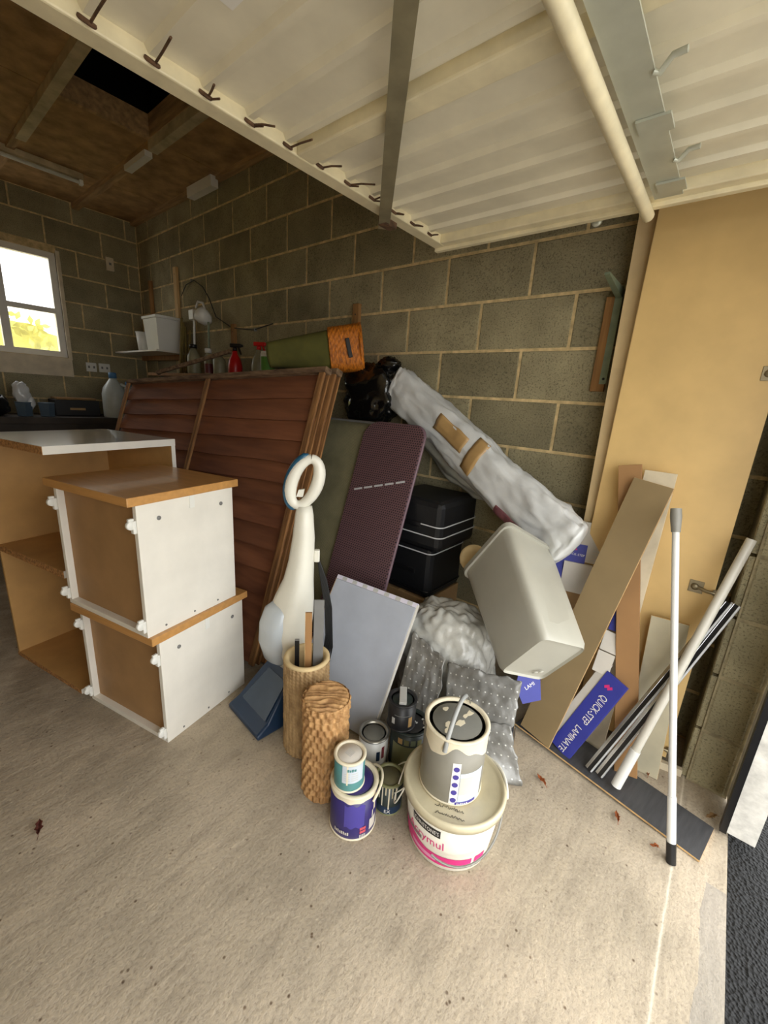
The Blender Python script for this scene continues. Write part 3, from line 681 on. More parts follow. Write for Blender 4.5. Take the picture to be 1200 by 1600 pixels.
MB().grid(lambda a, b: wpoint(.33+.26*a, .475+.04*b, .005), 8, 4).obj('parcel_tape', M_tapep, wrp, thick=.001)
MB().grid(lambda a, b: wpoint(.60+.1*a, .62+.10*b, .003), 6, 8).obj('red_print', pm('faded_red_print', (150, 96, 104), .4, .2, 30), wrp, thick=.001)
# grey bin, tipped
E = Vector((0, 0, 1.305)); SC = .80
def sc_(p): return E+(Vector(p)-E)*SC
B = {k: sc_(p) for k, p in dict(b00=(1.497, .386, .471), r00=(1.83, .723, .774), b01=(1.527, .552, .208), r01=(1.868, .936, .438), b10=(1.675, .249, .403), r10=(2.058, .547, .688), b11=(1.704, .415, .141), r11=(2.095, .76, .351)).items()}
B['r10'] += Vector((0, 0, -.055)); B['r11'] += Vector((0, 0, -.04))
bn = thing('plastic_bin', 'grey tapered plastic bin tipped on its side with base towards the door', 'bin', B['b01'])
def ringq(k, e=0., r=.14):
    c = [B[k+s] for s in ('00', '10', '11', '01')]; cen = sum(c, Vector())/4; out = []
    for i in range(4):
        p = c[i]; a = c[i-1]; b = c[(i+1) % 4]; o = p+(p-cen).normalized()*e
        da = (a-p)*r; db = (b-p)*r
        for j in range(5):
            t_ = j/4; out.append(o+da*(1-t_)**2+db*t_**2)
    return out, cen
rb, cb_ = ringq('b'); rr_, cr_ = ringq('r'); ax = (cr_-cb_).normalized()
mb = MB(); n = len(rb)
base = [p+ax*.02 for p in rb]; inner = [cb_+(p-cb_)*.93 for p in rb]; inn2 = [cb_+(p-cb_)*.9+ax*.008 for p in rb]
rings = [inn2, inner, base, [a.lerp(b, .5)+ax*.01 for a, b in zip(rb, rr_)], rr_, [p+(p-cr_).normalized()*.012 for p in rr_], [p+(p-cr_).normalized()*.012+ax*.02 for p in rr_], [p+ax*.02-(p-cr_).normalized()*.004 for p in rr_], [a.lerp(b, .15)+(cb_-a).normalized()*.004 for a, b in zip(rb, rr_)]]
vs = [p for g in rings for p in g]; fs = [(i*n+k, i*n+(k+1) % n, (i+1)*n+(k+1) % n, (i+1)*n+k) for i in range(len(rings)-1) for k in range(n)]
fs.append(tuple(range(n))); L0 = (len(rings)-1)*n; fs.append(tuple(range(L0+n-1, L0-1, -1))); mb.add(vs, fs, 0, True)
bo = mb.obj('bin_body', M_grbin, bn)
md = bo.modifiers.new('edges', 'EDGE_SPLIT'); md.split_angle = deg(50)
q = MB(); e1 = (B['b10']-B['b11']).normalized(); e2 = (B['b10']-B['b00']).normalized()
for k, (a, b) in enumerate(((.62, .78), (.70, .74))):
    p = B['b00'].lerp(B['b10'], a).lerp(B['b01'].lerp(B['b11'], a), b)
    q.tube([p-e1*.012, p-ax*.004, p+e2*.012], .003, 5)
q.obj('moulded_catch', M_grbin, bn)
# bubble wrap bag in the gap
bw = MB(); bf = blob((1.45, .77, .20), (.155, .21, .265), 0, 0, .09, 1.3, 12, .004, 2.8)
def bwf(u, v):
    p = bf(u, v); r = abs(noise.noise(p*9))+.5*abs(noise.noise(p*21+Vector((3, 0, 0)))); c = Vector((1.45, .77, .2)); q = p+(p-c).normalized()*(.035*r-.012); q.z = max(q.z, .004); return q
bw.grid(bwf, 110, 80)
tag(bw.obj('bubble_wrap_bundle', M_bubble), 'crumpled clear bubble-wrap bundle on the floor below the suitcases', 'bundle')
# rolled cream cylinder behind the bin
q = thing('carpet_roll', 'beige perforated end of a roll behind the grey bin', 'roll', (1.70, .80, .30))
MB().lathe([(.06, -.22), (.063, -.21), (.063, .1), (.055, .105), (.02, .10)], 28, M=Matrix.Translation((1.69, .80, .615)) @ Matrix.Rotation(deg(-68), 4, 'Y') @ Matrix.Rotation(deg(20), 4, 'X')).obj('roll_body', M_linen, q)

# ================================================================== tall boards at the right
Z = Vector((0, 0, 1))
wdm = frame((1.765, -.072, .035), (0, 1, 0), Vector((.045, 0, 1)))
ws = thing('wardrobe_door', 'tall tan wardrobe door with loose hinges leaning on the right wall', 'wardrobe door', None, M=wdm)
MB().box(0, .430, 0, 2.2, -.018, 0, bev=.0012).obj('door_panel', M_tan, ws, M=ID); MB().box(.4302, .4312, 0, 2.2, -.0165, -.0015).obj('edge_banding', pm('cream_edge', (238, 206, 146), .5, .03), ws, M=ID)
def hinge(y, x):
    q = MB(); q.box(x-.012, x+.03, y-.022, y+.022, .0, .003, bev=.001); q.lathe([(.012, 0), (.012, .006), (.004, .008)], 12, M=Matrix.Translation((x+.012, y, .002)))
    q.tube([(x+.005, y, .004), (x-.02, y-.004, .014), (x-.045, y-.006, .010)], .006, 6); q.box(x-.065, x-.04, y-.014, y+.006, .004, .012); q.v = [Vector((p.x, p.y, -.018-p.z)) for p in q.v]; q.obj('hinge', M_hinge, ws, M=ID)
hinge(.70, .045); hinge(.045, .045); hinge(1.43, .012)
# narrow boards fanned out behind the wardrobe door
def plank(nm, label, cat, bot, top, wdir, w, t, m, edge=None, group=None, parts=None):
    """board from bottom-centre to top-centre; wdir = width direction"""
    bot, top = Vector(bot), Vector(top); y = top-bot; x = Vector(wdir); x = (x-y.normalized()*x.dot(y.normalized())).normalized()
    M = frame(bot, x, y); o = thing(nm, label, cat, None, M=M, group=group); L = y.length
    MB().box(-w/2, w/2, 0, L, -t, 0, bev=.0012).obj('board', m, o, M=ID)
    if edge:
        for s in (-1, 1): MB().box(s*w/2-.0006, s*w/2+.0006, .001, L-.001, -t+.001, -.001).obj('core_edge', edge, o, M=ID)
        MB().box(-w/2, w/2, L-.0006, L+.0006, -t+.001, -.001).obj('core_edge', edge, o, M=ID)
    return o
plank('batten_board', 'narrow planed board standing behind the left edge of the wardrobe door', 'board', (1.79, .345, .0), (1.90, .402, 2.2), (0, 1, 0), .062, .012, pm('pale_planed_board', (216, 190, 144), .6, .06, 8))
plank('batten_board', 'thin board edge fanned out behind the wardrobe door, nearest the door', 'board', (1.845, .385, .0), (1.935, .365, 1.85), (0, 1, 0), .05, .009, M_brown2)
plank('batten_board', 'thin board edge fanned out behind the wardrobe door, nearest the block wall', 'board', (1.875, .40, .0), (1.955, .365, 1.7), (0, 1, 0), .05, .009, M_card)
plank('skirting_offcut', 'short white offcut lying on the floor before the wardrobe door', 'offcut', (1.712, .028, .0), (1.738, -.128, .0), (1, 0, 0), .02, .03, M_cream)
# loose planks
wp = plank('white_plank', 'cream-white plank with rounded top leaning behind the brown plank', 'plank', (1.655, .175, .0), (1.742, .163, 1.125), (0, 1, 0), .098, .012, M_cream)
plank('laminate_plank', 'long olive-brown laminate plank, back side out, leaning diagonally above the blue carton', 'plank', (1.50, .35, .032), (1.695, .172, 1.088), (.15, 1, 0), .128, .009, M_brown, M_mdf, 'leaning planks')
plank('laminate_plank', 'kraft-brown plank standing upright to the right of the blue carton', 'plank', (1.57, .032, .022), (1.742, .262, 1.135), (0, 1, 0), .075, .009, M_brown2, None, 'leaning planks')
plank('silver_panel', 'short pale silver board leaning low on the wardrobe door', 'board', (1.655, -.005, .0), (1.735, .028, .60), (0, 1, 0), .115, .012, M_silver, M_mdf)
# charcoal laminate boards on the floor
def flatplank(label, p0, p1, w, z0, z1, side, t=.008):
    p0 = Vector((*p0, z0)); p1 = Vector((*p1, z1)); y = p1-p0; x = y.cross(Z)*side
    o = thing('laminate_offcut', label, 'plank', None, M=frame(p0, x, y), group='charcoal laminate boards'); L = y.length
    s = 1 if frame(p0, x, y).to_3x3()[2][2] > 0 else -1
    MB().box(0, w, 0, L, (-t if s > 0 else 0), (0 if s > 0 else t), bev=.0008).obj('board', M_dplank, o, M=ID)
    for a, b, c, d in ((-.0006, .0006, 0, L), (0, w, L-.0006, L+.0006), (0, w, -.0006, .0006)):
        MB().box(a, b, c, d, (-t+.001 if s > 0 else .001), (-.001 if s > 0 else t-.001)).obj('core_edge', M_mdf, o, M=ID)
    return o
flatplank('long charcoal laminate board lying on the floor at the doorway side', (1.392, -.204), (1.515, .44), .165, .009, .026, 1)
flatplank('charcoal laminate board end tilted up beside the torn underlay', (1.355, .385), (1.66, .50), .11, .02, .11, -1)
flatplank('small charcoal laminate offcut on the floor by the dry leaf', (1.285, .36), (1.50, .43), .09, .0085, .016, -1)
# flattened flooring cartons
def carton_text(parent, items, M):
    for s, size, x, y, m, sx, r in items:
        q = MB(); text_flat(q, s, size, M @ Matrix.Translation((x, y, .0008)) @ Matrix.Rotation(deg(r), 4, 'Z'), sx=sx); q.obj('lettering', m, parent, M=ID)
cM = framey((1.517, .292, .034), (-.02, -.075, 0), Vector((.088, -.122, .34)))
bc = thing('flooring_carton', 'blue and white flattened flooring carton reading QUICK-STEP LAMINATE, on the floor', 'carton', None, M=cM)
MB().box(0, .085, 0, .375, -.012, 0, bev=.001).obj('blue_panel', M_blue, bc, M=ID); MB().box(-.03, .0, .0, .40, -.016, -.004, bev=.001).obj('white_panel', M_cardw, bc, M=ID)
cI = cM.inverted()
MB().box(-.032, .026, 0, .085, -.004, 0, bev=.001).obj('torn_flap', M_cardw, bc, M=cI @ framey((1.605, .188, .355), (0, -1, 0), (.03, -.01, .15)))
MB().box(-.032, .026, .088, .165, -.004, 0, bev=.001).obj('torn_flap', M_cardw, bc, M=cI @ framey((1.605, .188, .355), (0, -1, 0), (.04, -.01, .15)))
MB().box(-.026, .010, .17, .27, -.004, 0, bev=.001).obj('torn_flap', M_blue, bc, M=cI @ framey((1.607, .188, .355), (0, -1, 0), (.045, -.01, .15)))
carton_text(bc, [('QUICK-STEP', .038, .046, .225, M_ink, .66, -90), ('LAMINATE', .034, .043, .070, M_ink, .80, -90)], ID)
q = MB()
for dx in (0, .012): q.prism([(.028+dx, .318), (.040+dx, .332), (.034+dx, .340), (.022+dx, .326)], .0004, .0012)
q.obj('logo_mark', M_pink, bc, M=ID)
cM2 = frame((1.722, .43, .595), (.03, -.15, .0), Vector((.05, 0.02, .28)))
c2 = thing('torn_carton', 'torn white flooring carton with small blue label behind the brown plank', 'carton', None, M=cM2)
MB().box(.0, .165, .125, .29, -.012, 0, bev=.001).obj('white_panel', M_cardw, c2, M=ID); MB().box(.01, .125, -.02, .118, -.004, .008, bev=.001, M=rot((.06, .11, 0), 'X', 12)).obj('bent_flap', M_cardw, c2, M=ID)
MB().box(-.004, .085, .112, .195, .0005, .003).obj('blue_label', M_blue, c2, M=ID); MB().box(-.02, .01, -.06, .12, -.02, -.008).obj('blue_edge', M_blue, c2, M=ID)
carton_text(c2, [('QUICK-STEP', .013, .045, .150, M_ink, 1., 0)], Matrix.Translation((0, 0, .0028)))
q = MB(); q.prism([(.035, .165), (.05, .17), (.045, .178), (.03, .173)], .0032, .0038); q.obj('logo_mark', M_pink, c2, M=ID)
q = MB()
for k in range(4): q.box(.105, .15-.008*(k % 2), .135+k*.013, .141+k*.013, .0004, .0012)
q.obj('printed_lines', M_paper, c2, M=ID)
MB().box(0, .17, -.45, .12, -.045, -.018).obj('carton_body', M_card, c2, M=ID)
c3 = thing('carton_scrap', 'dark blue carton corner poking out under the grey bin', 'carton', None, M=frame((1.415, .415, .20), (.1, -.13, 0), Vector((.06, 0, .12))))
MB().prism([(.02, .0), (.09, .02), (.085, .11), (.0, .112), (-.01, .06)], -.006, 0).obj('panel', M_blue, c3, M=ID); carton_text(c3, [('LAMI', .02, .045, .07, M_ink, 1., 35)], ID)
# poles
pl = thing('telescopic_pole', 'white telescopic pole with grey cap and black foot standing by the doorway', 'pole', (1.331, -.138, 0))
a, b = Vector((1.331, -.138, .0)), Vector((1.60, .087, 1.03)); L_ = lambda t_: a.lerp(b, t_)
MB().tube([L_(.055), L_(.18)], .0122, 16).obj('sleeve', M_pipe, pl); MB().tube([L_(.18), L_(.95)], .0103, 16).obj('shaft', M_pipe, pl)
MB().tube([L_(0), L_(.056)], .0135, 16).obj('rubber_foot', M_blackp, pl); MB().tube([L_(.93), L_(.95), L_(.975), L_(1.0)], [.013, .0145, .0165, .0155], 16).obj('grey_cap', pm('cap_grey', (136, 134, 126), .5, .06), pl)
gp = thing('grey_pole', 'thick grey-white plastic pole leaning back towards the pier', 'pole', (1.470, .048, 0)); a, b = Vector((1.470, .048, .036)), Vector((1.712, -.119, .955))
MB().tube([a, a.lerp(b, .16)], .0165, 16).obj('sleeve', M_pipe, gp); MB().tube([a.lerp(b, .155), b], .0142, 16).obj('shaft', pm('aged_white_tube', (198, 194, 182), .35, .06, 8), gp)
for k, (dx, dy, lb) in enumerate(((0, 0, 'chrome and black channel bar, left one of the leaning pair'), (.0, -.036, 'chrome and black channel bar, right one of the leaning pair'))):
    a, b = Vector((1.489+dx, .142+dy, .026)), Vector((1.700+dx, -.108+dy*.6, .735)); y = b-a
    o = thing('channel_bar', lb, 'bar', None, M=framey(a, (.3, 1, 0), y), group='channel bars')
    MB().box(-.012, .012, 0, y.length, -.004, 0).obj('backing', M_blackp, o, M=ID); MB().box(.003, .0135, 0, y.length, -.006, .005, bev=.001).obj('bright_edge', M_chrome, o, M=ID); MB().box(-.0135, -.009, 0, y.length, -.006, .005, bev=.001).obj('bright_edge', M_piping, o, M=ID)
# bracket and battens on the wall
wbk = thing('shelf_bracket', 'green metal shelf bracket on a brown batten beside the wardrobe door', 'bracket', (XW-.02, .455, 1.40))
MB().box(XW-.020, XW-.001, .452, .505, 1.40, 1.765, bev=.002).obj('backing_batten', M_wbrown, wbk); MB().box(XW-.026, XW-.021, .445, .472, 1.43, 1.80).obj('upright', M_green, wbk)
mb = MB(); mb.add([(XW-.022, .446, 1.79), (XW-.022, .470, 1.79), (XW-.24, .470, 1.795), (XW-.24, .452, 1.795), (XW-.022, .446, 1.755), (XW-.022, .470, 1.755), (XW-.24, .470, 1.787), (XW-.24, .452, 1.787)], [(0, 1, 2, 3), (7, 6, 5, 4), (0, 3, 7, 4), (1, 5, 6, 2), (3, 2, 6, 7), (0, 4, 5, 1)]); mb.obj('arm', M_green, wbk)
MB().lathe([(.005, 0), (.005, .003)], 10, M=Matrix.Translation((XW-.026, .458, 1.45)) @ Matrix.Rotation(deg(-90), 4, 'Y')).obj('screw', M_dark, wbk)
for (lb, y, z0, z1, w) in (('brown shelf batten on the block wall above the tipped basket', 1.905, 1.43, 1.86, .05), ('pale upright batten on the block wall right of the white tub', 4.25, 1.45, 2.37, .06), ('dark upright batten on the block wall behind the white tub', 4.81, 1.64, 2.32, .05), ('short dark batten on the block wall behind the black-topped red spray bottle', 3.29, 1.44, 1.83, .05)):
    o = thing('wall_batten', lb, 'batten', (XW-.012, y, z0), group='battens on the block wall'); MB().box(XW-.026, XW-.001, y-w/2, y+w/2, z0, z1, bev=.002).obj('batten', M_wbrown if 'pale' not in lb else M_postwood, o)
    MB().lathe([(.004, 0), (.004, .002)], 8, M=Matrix.Translation((XW-.026, y, z1-.06)) @ Matrix.Rotation(deg(-90), 4, 'Y')).obj('screw', M_dark, o)

# ================================================================== shelf and its bottles
sh = thing('shelf', 'rough brown shelf along the block wall behind the fence panels', 'shelf', (1.80, 3.3, 1.40))
MB().box(1.63, XW-.03, 2.35, 4.2, 1.395, 1.42, bev=.002).obj('board', M_wbrown, sh)
for y in (2.6, 3.3, 4.1): MB().box(1.70, XW-.03, y-.015, y+.015, 1.34, 1.394).obj('bracket', M_green, sh)
sw = thing('white_shelf', 'small white-edged shelf in the rear corner', 'shelf', (1.84, 4.6, 1.60))
MB().box(1.66, XW-.03, 4.05, YB-.05, 1.605, 1.62, bev=.001).obj('board', M_white, sw); MB().box(XW-.06, XW-.03, 4.05, YB-.05, 1.56, 1.604).obj('support_rail', M_wbrown, sw)
tb = thing('white_tub', 'tall white lidded plastic tub on the white corner shelf', 'tub', (1.79, 4.25, 1.622))
q = MB(); q.add([(1.71, 4.12, 1.622), (1.90, 4.12, 1.622), (1.90, 4.36, 1.622), (1.71, 4.36, 1.622), (1.695, 4.10, 1.89), (1.915, 4.10, 1.89), (1.915, 4.385, 1.89), (1.695, 4.385, 1.89)], [(3, 2, 1, 0), (4, 5, 6, 7), (0, 1, 5, 4), (1, 2, 6, 5), (2, 3, 7, 6), (3, 0, 4, 7)]); q.obj('tub_body', M_wplas, tb)
MB().box(1.685, 1.925, 4.09, 4.395, 1.891, 1.915, bev=.004).obj('lid', M_wplas, tb)
cp = thing('white_beaker', 'small white plastic beaker beside the tall white tub', 'beaker', (1.74, 4.53, 1.622)); MB().lathe([(.045, 0), (.06, .17), (.057, .17), (.042, .005)], 24, c=(1.74, 4.53, 1.622)).obj('cup', M_wplas, cp)
MB().tube([(1.74+.061*math.cos(k*.2618), 4.53+.061*math.sin(k*.2618), 1.79) for k in range(25)], .003, 6).obj('rim', M_wplas, cp)
def bottle(nm, label, cat, x, y, z, prof, m, cap=None, capm=None, trig=None, lbl=None, grp=None):
    o = thing(nm, label, cat, (x, y, z), group=grp); MB().lathe(prof, 20, c=(x, y, z)).obj('bottle', m, o); zt = z+prof[-1][1]
    if cap: MB().lathe([(cap[0], 0), (cap[0], cap[1]), (cap[0]*.8, cap[1]+.004)], 16, c=(x, y, zt)).obj('cap', capm, o)
    if trig:
        q = MB(); q.lathe([(.016, 0), (.016, .02), (.011, .025)], 12, c=(x, y, zt)); M = zrot((x, y, zt+.024), -60)
        q.box(-.035, .05, -.011, .011, 0, .026, M=M, bev=.005); q.box(.044, .062, -.008, .008, .006, .02, M=M, bev=.002); q.prism([(.024, .0), (.036, .0), (.052, -.045), (.044, -.048)], -.006, .006, M=M @ Matrix.Rotation(deg(90), 4, 'X')); q.obj('trigger_head', trig, o)
    if lbl:
        q = MB(); patch_cyl(q, (x, y, z), lambda zz: lbl[0], deg(lbl[3]), deg(lbl[4]), lbl[1], lbl[2], out=.001); q.obj('paper_label', lbl[5], o)
    return o
SZ = 1.42
spray = [(.0, 0), (.048, 0), (.05, .01), (.05, .06), (.043, .10), (.022, .14), (.016, .165)]
bottle('spray_bottle', 'red spray bottle with a black trigger on the wall shelf', 'bottle', 1.72, 2.88, SZ, spray, M_red, trig=M_blackp, grp='spray bottles')
bottle('spray_bottle', 'dusty clear spray bottle with a red trigger on the wall shelf', 'bottle', 1.72, 2.58, SZ, spray, M_dust, trig=M_red, grp='spray bottles')
bottle('label_tub', 'white tub with green label right of the red spray triggers', 'tub', 1.70, 2.45, SZ, [(0, 0), (.045, 0), (.046, .01), (.046, .135), (.04, .14)], M_wplas, cap=(.044, .006), capm=M_wplas, lbl=(.046, .02, .115, 170, 330, M_lgreen))
bottle('dusty_bottle', 'dusty squat bottle left of the red spray bottle', 'bottle', 1.72, 3.10, SZ, [(0, 0), (.045, 0), (.047, .01), (.047, .10), (.03, .125), (.018, .135)], M_dust, cap=(.02, .02), capm=M_dark, grp='dusty bottles')
bottle('dusty_bottle', 'pale round-topped bottle with dark red contents on the wall shelf', 'bottle', 1.73, 3.28, SZ, [(0, 0), (.03, 0), (.032, .01), (.032, .13), (.014, .16)], M_dust, cap=(.026, .03), capm=M_wplas, lbl=(.032, .01, .08, 120, 330, pm('wine_label', (110, 44, 48), .5, .1)), grp='dusty bottles')
bottle('dusty_bottle', 'tall dusty bottle with a wide black cap on the wall shelf', 'bottle', 1.72, 3.50, SZ, [(0, 0), (.05, 0), (.052, .01), (.05, .13), (.02, .20)], M_dust, cap=(.03, .025), capm=M_blackp, grp='dusty bottles')
o = thing('wood_offcut', 'weathered stick lying tilted across the fence rail before the bottles', 'stick', None, M=framey((1.325, 3.24, 1.40), (1, .25, 0), (.37, -.78, .235))); MB().box(-.012, .012, 0, .62, -.012, .012, bev=.003).obj('stick', M_fcap, o, M=ID)
MB().box(-.01, .01, -.05, .02, -.006, .006, M=rot((0, 0, 0), 'Z', 55)).obj('splinter', M_fcap, o, M=ID)
# work lamp with clips on wall
wl = thing('work_lamp', 'white clamp lamp with stalks hanging on the block wall above the bottles', 'lamp', (1.90, 3.6, 1.62))
MB().lathe([(.018, -.03), (.05, .0), (.062, .05), (.055, .09), (.03, .105), (0, .108)], 24, M=Matrix.Translation((1.88, 3.55, 1.86)) @ Matrix.Rotation(deg(-60), 4, 'Y')).obj('shade', M_wplas, wl)
MB().tube([(1.90, 3.78, 1.98), (1.89, 3.72, 2.02), (1.88, 3.62, 2.0), (1.88, 3.58, 1.93)], .009, 8).obj('arm', M_wplas, wl); MB().tube([(1.86, 3.74, 1.90), (1.85, 3.74, 1.66), (1.84, 3.74, 1.60)], .009, 8).obj('stalk', M_wplas, wl); MB().tube([(1.86, 3.5, 1.84), (1.85, 3.49, 1.7), (1.84, 3.48, 1.6)], .008, 8).obj('stalk', M_green, wl)
MB().box(1.83, 1.87, 3.70, 3.78, 1.87, 1.95, bev=.006).obj('clamp', M_wplas, wl)
wr_ = thing('cable_loop', 'thin dark cable looped on the block wall above the bottles', 'cable', (1.95, 3.4, 1.75)); MB().tube([(1.955, 4.15, 2.12), (1.955, 4.05, 2.2), (1.955, 3.9, 2.22), (1.955, 3.75, 2.15), (1.955, 3.65, 2.05), (1.955, 3.55, 1.9), (1.955, 3.3, 1.80), (1.955, 3.0, 1.77), (1.955, 2.75, 1.80)], .004, 6).obj('cable', M_cable, wr_)
for y in (3.95, 2.98): MB().box(1.95, 1.968, y-.006, y+.006, (2.215 if y > 3.5 else 1.76), (2.235 if y > 3.5 else 1.78)).obj('cable_clip', M_grey, wr_)
bp = thing('bamboo_bundle', 'olive bamboo canes standing against the batten by the white tub', 'canes', (1.86, 4.02, 1.422))
for k in range(4): MB().tube([(1.80+.025*k, 3.93+.025*(k % 2), 1.422), (1.86+.024*k, 3.97+.022*(k % 3), 1.90-.03*k)], .011, 8).obj('cane', pm('bamboo', (128, 110, 52), .6, .15), bp)

# ================================================================== workbench below the window
wbn = thing('workbench', 'dark workbench along the rear wall under the window', 'workbench', (.6, 4.85, 0))
MB().box(-.9, 1.93, 4.55, YB-.02, .93, .985, bev=.003).obj('worktop', M_bench, wbn)
for x in (-.85, .5, 1.85):
    for y in (4.6, 5.0): MB().box(x-.035, x+.035, y-.03, y+.03, 0, .93).obj('leg', M_bench, wbn)
MB().box(-.85, 1.85, 4.58, 4.60, .78, .93).obj('front_rail', M_bench, wbn)
def jug(label, x, y, s):
    o = thing('water_jug', label, 'bottle', (x, y, .986), group='milky jugs'); z = .986
    MB().lathe([(0, 0), (.075*s, 0), (.08*s, .012), (.08*s, .17*s), (.068*s, .215*s), (.03*s, .27*s), (.022*s, .285*s)], 24, c=(x, y, z)).obj('jug_body', M_milk, o)
    MB().lathe([(.026*s, 0), (.026*s, .035*s), (.02*s, .04*s)], 16, c=(x, y, z+.285*s)).obj('cap', M_bluecap, o)
    MB().tube([(x+.03*s, y-.05*s, z+.245*s), (x+.075*s, y-.07*s, z+.225*s), (x+.085*s, y-.075*s, z+.15*s), (x+.07*s, y-.06*s, z+.10*s)], .012*s, 8).obj('handle', M_milk, o)
jug('larger milky plastic jug with blue cap on the workbench', 1.475, 4.62, 1.28); jug('smaller milky plastic jug half hidden behind the fence panel', 1.675, 4.83, 1.05)
for k, (x, lb) in enumerate(((.80, 'blue-grey plastic tub on the workbench, left of the two'), (.955, 'blue-grey plastic tub on the workbench, right of the two'))):
    o = thing('parts_tub', lb, 'tub', (x, 4.68, .986), group='workbench tubs'); q = MB(); q.lathe([(0, 0), (.05, 0), (.058, .115), (.055, .115), (.047, .006), (0, .006)], 4, c=(x, 4.68, .986), smooth=False); q.obj('tub_body', M_btub, o)
    MB().tube([(x+.058*math.cos(a), 4.68+.058*math.sin(a), 1.10) for a in [0, 1.571, 3.142, 4.712, 6.283]], .004, 6).obj('rim', M_btub, o)
o = thing('plastic_bag', 'crumpled pale plastic bag standing in the left workbench tub', 'bag', (.80, 4.69, 1.0)); MB().grid(blob((.80, 4.70, 1.17), (.055, .04, .09), 0, 0, .3, 2, 5), 24, 16).obj('bag', M_poly, o); MB().grid(blob((.85, 4.70, 1.10), (.03, .03, .06), 0, 0, .3, 2, 8), 16, 12).obj('loose_corner', M_poly, o)
o = thing('toolbox', 'dark toolbox with a pale lid strip at the back of the workbench', 'toolbox', (1.2, 4.85, .986)); MB().box(1.03, 1.38, 4.75, 4.97, .986, 1.13, bev=.006).obj('case', M_dark, o); MB().box(1.05, 1.36, 4.76, 4.96, 1.131, 1.15, bev=.004).obj('lid', M_card, o); MB().box(1.14, 1.26, 4.744, 4.75, 1.04, 1.06).obj('latch', M_tapep, o)
o = thing('power_tool', 'dark cable-wound power tool at the left of the workbench', 'tool', (.62, 4.70, .986)); MB().grid(blob((.62, 4.72, 1.07), (.09, .09, .085), 0, 0, .25, 2.4, 2, .987), 30, 20).obj('body', M_blackp, o); MB().tube([(.60+.06*math.cos(k*.5), 4.68+.06*math.sin(k*.5), 1.15+.004*k) for k in range(26)], .007, 6).obj('cable', M_cable, o)

# ================================================================== carpet washer
vc = thing('carpet_washer', 'white upright carpet washer with navy floor head and loop handle', 'carpet washer', (.93, 1.2, 0))
def loft(rings, n=28, pw=2.5):
    mb = MB(); vs = []
    for z, cx, cy, rx, ry in rings:
        for k in range(n):
            a = 2*math.pi*k/n; ca, sa = math.cos(a), math.sin(a); f = (abs(ca)**pw+abs(sa)**pw)**(-1/pw); vs.append(Vector((cx+rx*f*ca, cy+ry*f*sa, z)))
    N = len(rings); fs = [(i*n+k, i*n+(k+1) % n, (i+1)*n+(k+1) % n, (i+1)*n+k) for i in range(N-1) for k in range(n)]
    fs += [tuple(range(n-1, -1, -1)), tuple(range((N-1)*n, N*n))]; mb.add(vs, fs, 0, True); return mb
loft([(.20, .945, 1.235, .035, .045), (.24, .94, 1.232, .06, .065), (.30, .935, 1.228, .075, .082), (.38, .935, 1.222, .082, .092), (.46, .942, 1.214, .078, .09), (.53, .952, 1.204, .066, .078), (.60, .962, 1.194, .052, .060), (.68, .968, 1.186, .044, .050), (.78, .972, 1.178, .038, .042), (.87, .972, 1.176, .031, .034), (.905, .972, 1.176, .026, .028)]).obj('body', M_vac, vc)
loft([(.235, .905, 1.240, .030, .040), (.26, .893, 1.242, .046, .058), (.34, .880, 1.240, .054, .070), (.42, .882, 1.236, .052, .070), (.48, .893, 1.230, .044, .062), (.505, .91, 1.225, .03, .045)]).obj('water_tank', M_vtank, vc)
ac = Vector((.70, -.71, 0)); hc = Vector((.972, 1.176, .995))
loop = [hc+ac*(.048*math.sin(a)+.024*math.cos(a))+Z*(.088*math.cos(a)) for a in [k*2*math.pi/32 for k in range(33)]]
MB().tube(loop, [.018+.006*math.sin(k*math.pi/16) ** 2 for k in range(33)], 12).obj('loop_handle', M_vac, vc)
MB().tube([hc+ac*(.064*math.sin(a)+.024*math.cos(a))+Z*(.104*math.cos(a)) for a in [math.pi*(1.05+k*.9/14) for k in range(15)]], [.006]+[.0135]*13+[.006], 10).obj('grip_trim', pm('grip_blue', (34, 84, 112), .3, .1), vc)
MB().prism([(-.012, 0), (.012, 0), (.018, .03), (-.004, .026)], -.006, .006, M=frame(hc-ac*.018-Z*.055, ac, Z)).obj('trigger', M_vac, vc)
MB().box(-.010, .012, -.012, .012, -.02, .03, M=frame(Vector((1.008, 1.142, .70)), ac, ac.cross(Z)*-1), bev=.005).obj('cable_hook', M_vac, vc)
for k in range(6):
    o_ = .0032*k; MB().tube([(1.012, 1.140, .70), (1.022+o_*.8, 1.128-o_, .60), (1.034+o_, 1.112-o_*1.1, .48), (1.036+o_*1.3, 1.105-o_, .36-.012*k), (1.03+o_, 1.11-o_, .28-.014*k), (1.018, 1.13, .30)], .0042, 6).obj('cable', M_cable, vc)
